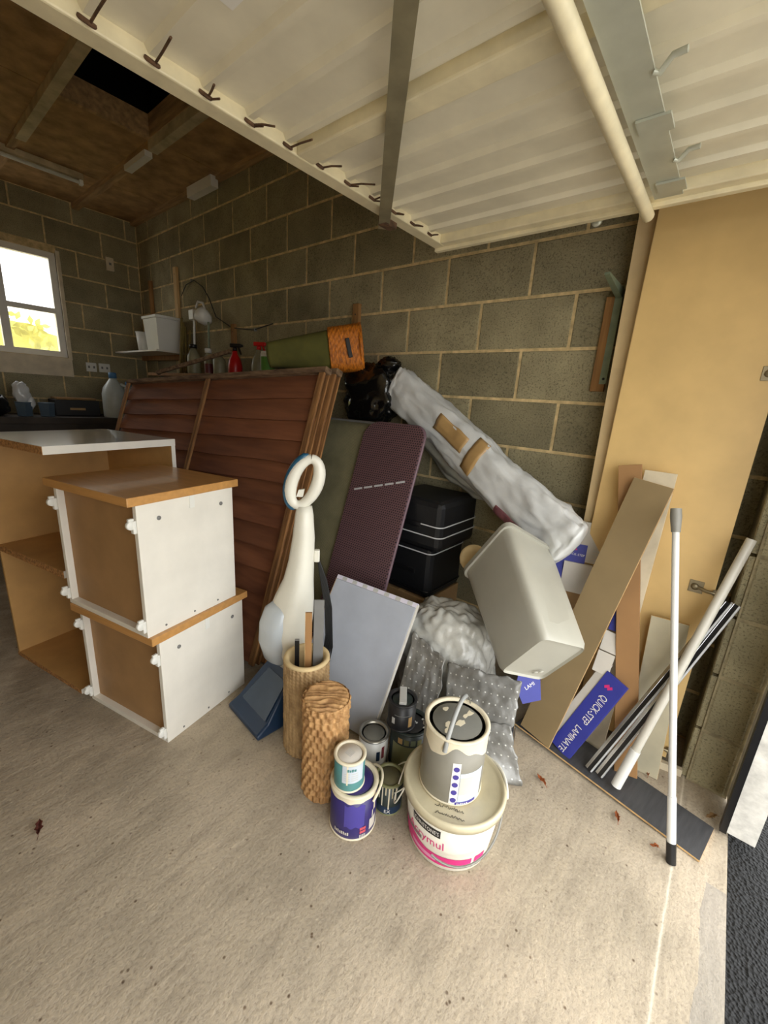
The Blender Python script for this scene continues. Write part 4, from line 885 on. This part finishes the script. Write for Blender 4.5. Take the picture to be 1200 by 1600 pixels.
# floor head: wedge sloping down towards the cabinets
hM = frame((.742, 1.27, .004), (.02, .24, 0), Vector((1, -.08, 0)))     # local x across, y back, z up (flipped below)
def head_sec(y, z, w0, w1): return [(-w0/2, y, .0), (w0/2, y, .0), (w1/2, y, z), (-w1/2, y, z)]
hb = Matrix(((hM[0][0], hM[0][1], 0, hM[0][3]), (hM[1][0], hM[1][1], 0, hM[1][3]), (0, 0, 1, hM[2][3]), (0, 0, 0, 1)))
def wedge(secs, nm, m):
    mb = MB(); vs = [hb @ Vector(p) for s in secs for p in s]; n = 4
    fs = [(i*n+k, i*n+(k+1) % n, (i+1)*n+(k+1) % n, (i+1)*n+k) for i in range(len(secs)-1) for k in range(n)]+[(3, 2, 1, 0), tuple(range((len(secs)-1)*n, len(secs)*n))]
    mb.add(vs, fs); o = mb.obj(nm, m, vc); md = o.modifiers.new('bevel', 'BEVEL'); md.width = .008; md.segments = 2; return o
wedge([head_sec(0, .022, .25, .245), head_sec(.05, .05, .25, .235), head_sec(.15, .165, .245, .18), head_sec(.20, .21, .235, .15), head_sec(.27, .20, .22, .14), head_sec(.30, .06, .2, .13)], 'floor_head', M_navy)
wedge([[(-.10, .045, .052), (.085, .045, .052), (.085, .05, .058), (-.10, .05, .058)], [(-.085, .145, .162), (.045, .145, .162), (.045, .15, .172), (-.085, .15, .172)]], 'window_cover', M_navyt)
MB().tube([hb @ Vector((x, .20+.0*x, .212-abs(x)*.35)) for x in (-.10, -.075, -.04, 0, .04, .07)], .010, 8).obj('head_rim', M_vac, vc)
for s in (-1, 1): MB().lathe([(.0, -.012), (.03, -.012), (.032, 0), (.03, .012), (0, .012)], 18, M=hb @ Matrix.Translation((s*.10, .275, .031)) @ Matrix.Rotation(deg(90), 4, 'Y')).obj('wheel', M_blackp, vc)

# ================================================================== woven containers
def weave(nm, parent, c, r, h, nu, nv, amp, fr, rows, m, mode):
    mb = MB()
    def fn(u, v):
        a = 2*math.pi*u
        if mode == 'rope': d = amp*(abs(math.sin(fr*a*.5))*.9+.35*math.sin(rows*2*math.pi*v+fr*a))
        else: d = amp*math.sin(fr*a+math.pi*math.floor(rows*v))*math.sin(math.pi*((rows*v) % 1))**.5 if rows*v % 1 > 0 else 0
        d += nz((math.cos(a)*6, math.sin(a)*6, v*14), 1, amp*.5)
        return Vector((c[0]+(r+d)*math.cos(a), c[1]+(r+d)*math.sin(a), c[2]+h*v))
    mb.grid(fn, nu, nv); return mb.obj(nm, m, parent)
tw = thing('tall_basket', 'tall open rush cylinder holding wooden strips', 'basket', (.862, 1.018, 0))
c_ = (.862, 1.018, .003); weave('woven_wall', tw, c_, .080, .375, 200, 110, .0042, 34, 26, M_wick2, 'rope')
MB().lathe([(.079, .37), (.084, .376), (.083, .384), (.074, .387), (.066, .382), (.064, .36), (.064, .012), (0, .012)], 40, c=c_, cap=False).obj('rim_and_lining', M_linen, tw)
MB().lathe([(0, .0), (.078, 0), (.08, .006), (0, .008)], 30, c=c_).obj('base', M_wick2, tw)
o = thing('wooden_strip', 'pale wooden strip standing in the tall rush basket', 'strip', None, M=frame((.853, 1.0, .02), (.72, -.69, 0), (-.02, .03, .6))); MB().box(-.011, .011, 0, .55, -.005, .005, bev=.001).obj('strip', M_brown2, o, M=ID); MB().box(-.013, -.0115, .1, .55, -.005, .005).obj('sawn_edge', M_mdf, o, M=ID)
o = thing('metal_strip', 'dark grey flat bar standing in the tall rush basket', 'strip', None, M=frame((.880, .985, .02), (.72, -.69, 0), (.0, .04, .6))); MB().box(-.014, .022, 0, .585, -.004, .004, bev=.001).obj('bar', M_grey, o, M=ID); MB().box(-.0155, -.0145, 0, .585, -.004, .004).obj('edge', M_cable, o, M=ID)
o = thing('black_strip', 'short black strip at the left inside the tall rush basket', 'strip', None, M=frame((.838, 1.045, .02), (.72, -.69, 0), (-.02, .02, .6))); MB().box(-.008, .008, 0, .43, -.004, .004, bev=.001).obj('bar', M_blackp, o, M=ID); MB().box(-.008, .008, .4301, .433, -.004, .004).obj('tip', M_grey, o, M=ID)
sb = thing('lidded_basket', 'shorter seagrass cylinder with woven lid in front of the tall basket', 'basket', (.787, .828, 0))
c_ = (.787, .828, .003); weave('woven_wall', sb, c_, .073, .315, 180, 130, .0058, 20, 13, M_wick, 'block'); weave('lid_wall', sb, (c_[0], c_[1], c_[2]+.318), .0765, .045, 180, 24, .0045, 20, 2, M_wick, 'block')
mb = MB()
def lidfn(u, v):
    a = 2*math.pi*u; r = .0765*v; x, y = r*math.cos(a), r*math.sin(a); p = x*.75+y*.66; q_ = -x*.66+y*.75
    return Vector((c_[0]+x, c_[1]+y, c_[2]+.364+.0055*math.sin(p*400+6*noise.noise(Vector((p*30, q_*18, 0))))*min(1, (1-v)*8)+nz((x*60, y*60, 0), 1, .0015)-.006*max(0, v-.9)*10))
mb.grid(lidfn, 96, 44); mb.obj('lid_top', M_wick, sb)
MB().lathe([(0, 0), (.072, 0), (.073, .004), (0, .005)], 30, c=c_).obj('base', M_wick, sb)

# ================================================================== pale grey board
gM = frame((1.045, .835, .001), Vector((-.04, .45, .0)), Vector((.285, 0, .46)))
gb_ = thing('drawer_front', 'pale grey rectangular board with lilac-taped top edge leaning behind the paint tins', 'board', None, M=gM)
MB().box(0, .44, 0, .545, -.022, 0, bev=.002).obj('board', M_gboard, gb_, M=ID) ; MB().box(0, .44, .5455, .565, -.022, .0, bev=.001).obj('edge_tape', M_gbedge, gb_, M=ID)
for k in range(7): MB().box(.02+k*.06, .045+k*.06, .547, .5635, -.0229, -.0222).obj('tape_print', M_paper, gb_, M=ID)
MB().box(-.0035, -.0005, 0, .56, -.021, -.001).obj('white_edge', M_white, gb_, M=ID); MB().box(.4405, .4425, 0, .545, -.021, -.001).obj('raw_edge', M_mdf, gb_, M=ID)

# ================================================================== torn dotted underlay
fn_ = Vector((2, 0, -1))
def onp(x, y, X0):
    """point of the sloping sheet plane z = 2 (x - X0)"""
    return x, y, max(.004, 2*(x-X0))
def sheet(label, P, nu, nv, amp, seed, cut=None):
    TL, TR, BR, BL = [Vector(p) for p in P]; mb = MB()
    def fn(u, v):
        p = BL.lerp(BR, u).lerp(TL.lerp(TR, u), v); 
        w = nz((u*4, v*4, seed), 1, amp)+nz((u*11, v*11, seed), 1, amp*.35)
        e = 1.0; q = p+Vector((-.9, 0, .45))*w
        if v > .93 or u > .95: q += Vector((0, nz((u*7, v*7, seed+5), 1, .012), nz((u*8, v*8, seed+9), 1, .012)))
        q.z = max(q.z, .0045); return q
    mb.grid(fn, nu, nv, uvs=((TR-TL).length, (TL-BL).length)); o = mb.obj('underlay_sheet', M_foil, None, thick=.0025); tag(o, label, 'underlay', 'torn underlay sheets'); return o
sheet('torn silver dotted underlay piece propped under the grey bin', ((1.285, .665, .325), (1.345, .392, .352), (1.285, .378, .17), (1.215, .62, .13)), 40, 24, .010, 1)
sheet('torn silver dotted underlay piece sloping down to the floor behind the big tub', ((1.225, .63, .15), (1.28, .385, .20), (1.262, .305, .006), (1.12, .53, .006)), 40, 24, .008, 2)
sheet('torn silver dotted underlay piece beside the pale grey board', ((1.272, .832, .395), (1.268, .675, .345), (1.175, .63, .06), (1.115, .80, .04)), 40, 30, .010, 3)

# ================================================================== paint tins
def fa(c): return math.atan2(-c[1], -c[0])
def tin(nm, label, c, z, r, h, wall, lidm, rimm=None, inset=.008, group='paint tins', lid_r=None, rin=.83):
    o = thing(nm, label, 'paint tin', (c[0], c[1], z), group=group); cc = (c[0], c[1], z); rimm = rimm or M_tin
    MB().lathe([(0, 0), (r*.98, 0), (r, .003), (r, h-.006)], 48, c=cc).obj('tin_wall', wall, o)
    MB().lathe([(r, h-.006), (r+.003, h-.004), (r+.003, h), (r-.004, h+.0015), (r*(rin+.03), h), (r*rin, h-inset)], 48, c=cc).obj('rim', rimm, o)
    lr = lid_r or r*rin
    MB().lathe([(lr, h-inset), (lr*.9, h-inset+.001), (lr*.85, h-inset+.004), (0, h-inset+.004)], 48, c=cc).obj('lid', lidm, o)
    MB().lathe([(r+.0005, .0), (r+.0022, .002), (r+.0022, .005), (r, .007)], 48, c=cc).obj('base_seam', rimm, o)
    return o
def lug(o, c, z, r, h, m):
    for s in (-1, 1):
        a = fa(c)+s*math.pi/2; p = Vector((c[0]+(r+.002)*math.cos(a), c[1]+(r+.002)*math.sin(a), z+h)); MB().lathe([(.008, -.004), (.009, 0), (.006, .004)], 12, M=Matrix.Translation(p) @ Matrix.Rotation(a, 4, 'Z') @ Matrix.Rotation(deg(90), 4, 'Y')).obj('handle_lug', m, o)
# big white tub
TC = (.951, .424); rT = lambda z: .126+(.147-.126)*z/.19; f0 = fa(TC)
tubo = thing('paint_tub', 'large white plastic paint tub with pink band and black brand label', 'paint tub', (TC[0], TC[1], 0)); c3_ = (TC[0], TC[1], .002)
MB().lathe([(0, 0), (.122, 0), (.126, .004), (.147, .19)], 64, c=c3_).obj('tub_wall', M_tub, tubo)
MB().lathe([(.148, .178), (.155, .180), (.156, .200), (.152, .205), (.146, .205), (.141, .197), (.136, .193), (0, .193)], 64, c=c3_).obj('lid', M_lid, tubo)
q = MB(); patch_cyl(q, c3_, rT, f0-1.25, f0+.62, .0, .0, n=40, nz=4, zf=lambda u, v: (.018+.038*v)+.055*max(0, .45-u)**1.2*(v*1.6+.2)); q.obj('pink_band', M_pink, tubo)
q = MB(); patch_cyl(q, c3_, rT, f0+.70, f0+.98, .022, .058, n=8, nz=2); q.obj('pink_patch', M_pink, tubo)
q = MB(); patch_cyl(q, c3_, rT, f0-.80, f0-.12, .128, .158, n=16, nz=2, out=.0008); q.obj('brand_panel', M_dark, tubo)
q = MB(); text_cyl(q, "JOHNSTONE'S", .021, c3_, rT, f0-.46, .1425, sx=.66, out=.0016); q.obj('lettering', M_ink, tubo)
q = MB(); text_cyl(q, 'Acrymul', .044, c3_, rT, f0-.48, .098, sx=.85, out=.0012); q.obj('lettering', M_pink, tubo)
q = MB(); patch_cyl(q, c3_, rT, f0-1.2, f0-.55, .076, .09, n=16, nz=2, out=.0009); q.obj('grey_swash', M_grey, tubo)
q = MB(); patch_cyl(q, c3_, rT, f0-.86, f0-.18, .030, .044, n=16, nz=2, out=.0011, zf=lambda u, v: .028+.014*v+.01*max(0, .5-u)); q.obj('pale_strip', pm('pale_pink', (226, 150, 186), .5, .04), tubo)
hp = []
for k in range(25):
    t_ = k/24; a = f0+1.35-2.5*0-(t_*2.35) ; r = .150+.016*math.sin(math.pi*t_); z = .165-.085*math.sin(math.pi*min(1, t_*1.0)); hp.append((TC[0]+r*math.cos(a), TC[1]+r*math.sin(a), z))
MB().tube(hp[:17], .0034, 6).obj('wire_handle', pm('handle_wire', (132, 130, 124), .35, .06, metal=.3), tubo)
hp = [(TC[0]+(.158+.02*math.sin(math.pi*k/20))*math.cos(f0-1.7+k*.03), TC[1]+(.158+.02*math.sin(math.pi*k/20))*math.sin(f0-1.7+k*.03), .19-.11*math.sin(math.pi*k/20)) for k in range(21)]
MB().tube(hp, .0024, 6).obj('wire_handle', M_tub, tubo)
hp = [(TC[0]+.156*math.cos(f0+1.5+k*.05)+.0, TC[1]+.156*math.sin(f0+1.5+k*.05), .197+.012*math.sin(math.pi*k/20)) for k in range(21)]
MB().tube(hp, .0045, 8).obj('lid_bead', M_tub, tubo)
for row, (n_, yy) in enumerate(((13, .095), (14, .118))):                       # handwriting on the lid
    q = MB(); ra = random.Random(row+5); pts = []; d = Vector((math.cos(f0), math.sin(f0), 0)); s = Vector((-d.y, d.x, 0))
    for k in range(n_*3):
        pts.append(Vector((TC[0], TC[1], .1965))+d*(yy+ra.uniform(-.005, .005))+s*(-.045+.085*k/(n_*3)+.004*row))
    q.tube(pts, .0007, 4); q.obj('handwriting', M_dark, tubo)
# grey tin on the tub
GC = (.950, .440); z0 = .1962; g0 = fa(GC); gr, gh = .093, .218
gt = tin('paint_tin', 'large grey paint tin with a raised handle, standing on the white tub', GC, z0, gr, gh, M_gcan, M_gpaint, M_creamp, rin=.88); c4 = (GC[0], GC[1], z0); rG = lambda z: gr
q = MB(); patch_cyl(q, c4, rG, g0-1.1, g0+1.6, .15, gh-.004, n=40, nz=6, zf=lambda u, v: (gh-.005)-(1-v)*(.04+.028*noise.noise(Vector((u*6, 0, 2)))+.02*math.sin(u*9))); q.obj('white_paint_runs', M_creamp, gt)
q = MB(); patch_cyl(q, c4, rG, g0+.05, g0+.30, .008, .15, n=8, nz=4, out=.0008); q.obj('icon_strip', M_ink, gt)
for k in range(5):
    q = MB(); patch = []; a_c = g0+.175; zc = .022+k*.027
    q.add([Vector((GC[0]+(gr+.0016)*math.cos(a_c+.0085*math.cos(t_)/gr), GC[1]+(gr+.0016)*math.sin(a_c+.0085*math.cos(t_)/gr), z0+zc+.0085*math.sin(t_))) for t_ in [j*math.pi/8 for j in range(16)]], [tuple(range(16))]); q.obj('icon_dot', M_purple2, gt)
q = MB(); patch_cyl(q, c4, rG, g0+.31, g0+1.15, .008, .115, n=16, nz=4, out=.0007); q.obj('pale_label', M_pale, gt)
q = MB(); patch_cyl(q, c4, rG, g0+.33, g0+.75, .04, .10, n=10, nz=3, out=.0012); q.obj('label_swatch', M_cardw, gt)
q = MB(); patch_cyl(q, c4, rG, g0+.24, g0+.95, .003, .015, n=12, nz=2, out=.0014); q.obj('blue_foot_strip', M_purple2, gt)
print_marks(gt, c4, rG, g0+.30, .009, .006, (.03, -.03, .04, .03, -.03, .03), M_ink, out=.002)
lug(gt, GC, z0, gr, gh-.04, M_grey)
dv = Vector((-math.sin(g0), math.cos(g0), 0)); 
a0 = g0+.12; p0 = Vector((GC[0]+(gr+.006)*math.cos(a0-.35), GC[1]+(gr+.006)*math.sin(a0-.35), z0+gh-.035)); p1 = Vector((GC[0]-(gr+.004)*math.cos(a0-.5), GC[1]-(gr+.004)*math.sin(a0-.5), z0+gh-.03))
hp = []
for k in range(21):
    t_ = k/20; p = p0.lerp(p1, t_); hp.append(p+Z*(.105*math.sin(math.pi*t_)**.7))
MB().tube(hp[:14], .007, 8).obj('bail_handle', pm('handle_grey', (150, 152, 150), .35, .05), gt); MB().tube(hp[13:], .0022, 6).obj('bail_wire', M_tin, gt)
ra = random.Random(2)
for k in range(7):
    a, r = ra.uniform(0, 6.28), ra.uniform(.01, .055); x, y = GC[0]+r*math.cos(a), GC[1]+r*math.sin(a)
    MB().prism([(x+ra.uniform(.006, .014)*math.cos(j*.9)*1.3, y+ra.uniform(.005, .012)*math.sin(j*.9)) for j in range(7)], z0+gh-.0038+.0002*k, z0+gh-.003+.0002*k).obj('dried_paint', M_creamp, gt)
# purple tin with the teal one on top
PC = (.770, .672); ph = .165; pr = .073; f1 = fa(PC)
pt = tin('paint_tin', 'purple-blue paint tin with cream drips on the floor below the teal tin', PC, .001, pr, ph, M_purple, M_purple, M_creamp, inset=.006); c5 = (PC[0], PC[1], .001); rP = lambda z: pr
q = MB(); patch_cyl(q, c5, rP, f1-.35, f1+.52, .05, .135, n=14, nz=4, zf=lambda u, v: .05+.085*v+.004*math.sin(u*14+v*9)); q.obj('violet_panel', M_purple2, pt)
q = MB(); patch_cyl(q, c5, rP, f1-1.4, f1+1.5, .145, .16, n=40, nz=3, zf=lambda u, v: ph-.004-(1-v)*(.016+.008*noise.noise(Vector((u*8, 1, 1))))); q.obj('cream_drip_band', M_creamp, pt)
q = MB(); patch_cyl(q, c5, rP, f1+1.02, f1+1.16, .10, ph-.006, n=4, nz=4, zf=lambda u, v: .085+.075*v); q.obj('cream_run', M_creamp, pt)
q = MB(); patch_cyl(q, c5, rP, f1+.78, f1+1.2, .022, .062, n=8, nz=2, out=.001); q.obj('white_label', M_cardw, pt)
q = MB(); patch_cyl(q, c5, rP, f1+.92, f1+.99, .064, .09, n=3, nz=2, out=.001); q.obj('white_bar', M_cardw, pt)
for zc in (.043, .03): 
    q = MB(); patch_cyl(q, c5, rP, f1+.33, f1+.6, zc-.005, zc+.005, n=6, nz=2, out=.001); q.obj('red_seal', pm('seal_red', (196, 84, 96), .5, .05), pt)
for k in range(6):
    q = MB(); patch_cyl(q, c5, rP, f1+.32+k*.048, f1+.345+k*.048, .004, .021, n=2, nz=1, out=.001); q.obj('barcode_bar', M_cardw, pt)
print_marks(pt, c5, rP, f1-.80, .027, .012, (.05, -.06, .05, -.05, .07, .05, -.06, .06), M_cardw)
hp = [(PC[0]+(pr+.006+.008*math.sin(math.pi*k/24))*math.cos(f1+.85+k*.075), PC[1]+(pr+.006+.008*math.sin(math.pi*k/24))*math.sin(f1+.85+k*.075), .10+.075*math.sin(math.pi*(.15+.7*k/24))) for k in range(25)]
MB().tube(hp, .004, 8).obj('handle', M_creamp, pt)
KC = (.752, .680); kz = .001+ph-.0005; kr, kh = .047, .105; f2 = fa(KC)
kt = tin('paint_tin', 'small teal-and-white paint tin standing on the purple tin', KC, kz, kr, kh, M_tealp, M_cardw, M_creamp, inset=.005); c6 = (KC[0], KC[1], kz); rK = lambda z: kr
q = MB(); patch_cyl(q, c6, rK, f2-.45, f2+1.0, .036, kh-.007, n=16, nz=4); q.obj('white_label', M_pale, kt)
print_marks(kt, c6, rK, f2-.12, .084, .010, (.12, -.10, .12, -.14), M_tealp)
for k in range(4):
    q = MB(); patch_cyl(q, c6, rK, f2-.3, f2+.05, .045+k*.008, .048+k*.008, n=5, nz=1, out=.001); q.obj('printed_line', M_paper, kt)
    q = MB(); patch_cyl(q, c6, rK, f2+.15, f2+.6, .045+k*.008, .048+k*.008, n=5, nz=1, out=.001); q.obj('printed_line', M_paper, kt)
q = MB(); patch_cyl(q, c6, rK, f2-.16, f2-.06, .03, kh-.004, n=3, nz=3, out=.0012); q.obj('cream_run', M_creamp, kt)
for k in range(5): MB().box(KC[0]-.012+k*.005, KC[0]-.0095+k*.005, KC[1]-.012, KC[1]+.012, kz+kh-.001, kz+kh-.0003).obj('stamped_code', M_paper, kt)
# white tin with grey lid
WC = (.982, .775); wt = tin('paint_tin', 'white paint tin with grey lid behind the teal tin', WC, .001, .054, .128, M_wplas, M_gpaint, M_tin); fW = fa(WC)
q = MB(); patch_cyl(q, (WC[0], WC[1], .001), lambda z: .054, fW+.25, fW+.5, .045, .085, n=6, nz=3); q.obj('navy_print', M_navy, wt)
q = MB(); patch_cyl(q, (WC[0], WC[1], .001), lambda z: .054, fW+.62, fW+.85, .05, .1, n=6, nz=3); q.obj('red_print', pm('wine_print', (140, 60, 66), .5, .1), wt)
# olive tin with the black tin on top
OC = (1.075, .682); ot = tin('paint_tin', 'dark-lidded olive-labelled paint tin under the small black tin', OC, .001, .070, .17, M_dgreen, M_bcan, M_dgreen); fO = fa(OC)
q = MB(); patch_cyl(q, (OC[0], OC[1], .001), lambda z: .07, fO-.9, fO+.35, .02, .118, n=14, nz=3); q.obj('olive_label', M_ocan, ot)
for k in range(4):
    q = MB(); patch_cyl(q, (OC[0], OC[1], .001), lambda z: .07, fO-.55+k*.34, fO-.3+k*.34, .125, .148, n=5, nz=2, out=.001); q.obj('colour_swatch', (M_tapep, M_ocan, M_green, M_ocan)[k], ot)
for k in range(6): MB().box(OC[0]+.02*math.cos(k*2.1)+.018, OC[0]+.02*math.cos(k*2.1)+.026, OC[1]+.03*math.sin(k*1.3)-.03, OC[1]+.03*math.sin(k*1.3)-.024, .1685, .1695).obj('paint_fleck', M_paper, ot)
BC = (1.045, .703); bz = .1722; bt = tin('paint_tin', 'small black paint tin with a pale strip across its lid', BC, bz, .050, .108, M_bcan, M_dgreen, M_bcan); fB = fa(BC)
MB().box(-.013, .013, -.04, .044, 0, .012, M=zrot((BC[0], BC[1], bz+.1085), -54), bev=.002).obj('pale_strip', M_paper, bt)
for a, b, c, d, m in ((fB-.7, fB-.45, .03, .055, M_paper), (fB+.55, fB+.85, .02, .06, M_tapep), (fB-.5, fB+.6, .066, .069, M_grey)):
    q = MB(); patch_cyl(q, (BC[0], BC[1], bz), lambda z: .05, a, b, c, d, n=8, nz=2); q.obj('label_mark', m, bt)
# small drip-covered tin
DC = (.888, .622); dt = tin('paint_tin', 'small navy tin with pale drips between the purple tin and the tub', DC, .001, .046, .118, M_dgreen, M_olid, M_ocan, inset=.005); fD = fa(DC)
q = MB(); patch_cyl(q, (DC[0], DC[1], .001), lambda z: .046, fD-1.2, fD+1.2, .0, .03, n=20, nz=2, zf=lambda u, v: .004+.03*v); q.obj('navy_band', M_navy, dt)
for k in range(6):
    q = MB(); a = fD-.7+k*.24; L_d = (.05, .075, .03, .085, .04, .05)[k]; patch_cyl(q, (DC[0], DC[1], .001), lambda z: .046, a, a+.09, .112-L_d, .113, n=3, nz=3, out=.001); q.obj('paint_drip', M_creamp if k % 2 else M_lid, dt)
q = MB(); text_cyl(q, 'EX', .018, (DC[0], DC[1], .001), lambda z: .046, fD+.0, .017, out=.0016); q.obj('lettering', M_ink, dt)
hp = [(DC[0]+(.052+.03*math.sin(math.pi*k/20))*math.cos(fD+.4+k*.12), DC[1]+(.052+.03*math.sin(math.pi*k/20))*math.sin(fD+.4+k*.12), .10+.05*math.sin(math.pi*k/20)) for k in range(21)]
MB().tube(hp, .0022, 6).obj('wire_handle', M_tub, dt)

# ================================================================== leaves on the floor
def leaf(label, x, y, s, a, m):
    mb = MB(); M = zrot((x, y, .003), a)
    def fn(u, v):
        w = math.sin(math.pi*u)**.8*(.32+.1*math.sin(u*19)); return M @ Vector(((u-.5)*s, (v-.5)*w*s, .002+abs(v-.5)*.014+nz((u*3, v*3, x), 1, .006)+.003))
    mb.grid(fn, 14, 6); o = thing('dry_leaf', label, 'leaf', (x, y, 0), group='dry leaves'); mb.obj('blade', m, o, thick=.0006)
    MB().tube([M @ Vector((-.5*s, 0, .006)), M @ Vector((-.72*s, .05*s, .003))], .0008, 5).obj('stalk', m, o)
leaf('orange-brown curled dry leaf on the floor beside the torn underlay', 1.335, .262, .045, 60, M_leaf)
leaf('dark red-brown leaf alone on the open floor at the left', .106, 1.333, .055, 75, M_leaf2)
leaf('small dry leaf under the edge of the long charcoal board', 1.372, .02, .04, 20, M_leaf)
leaf('tiny dry leaf by the black foot of the telescopic pole', 1.345, -.09, .025, 120, M_leaf)
leaf('dry leaf behind the long charcoal board by the wardrobe door', 1.655, -.03, .04, 10, M_leaf)
leaf('pale dry leaf at the foot of the white door jamb', 1.60, -.225, .045, 140, M_card)
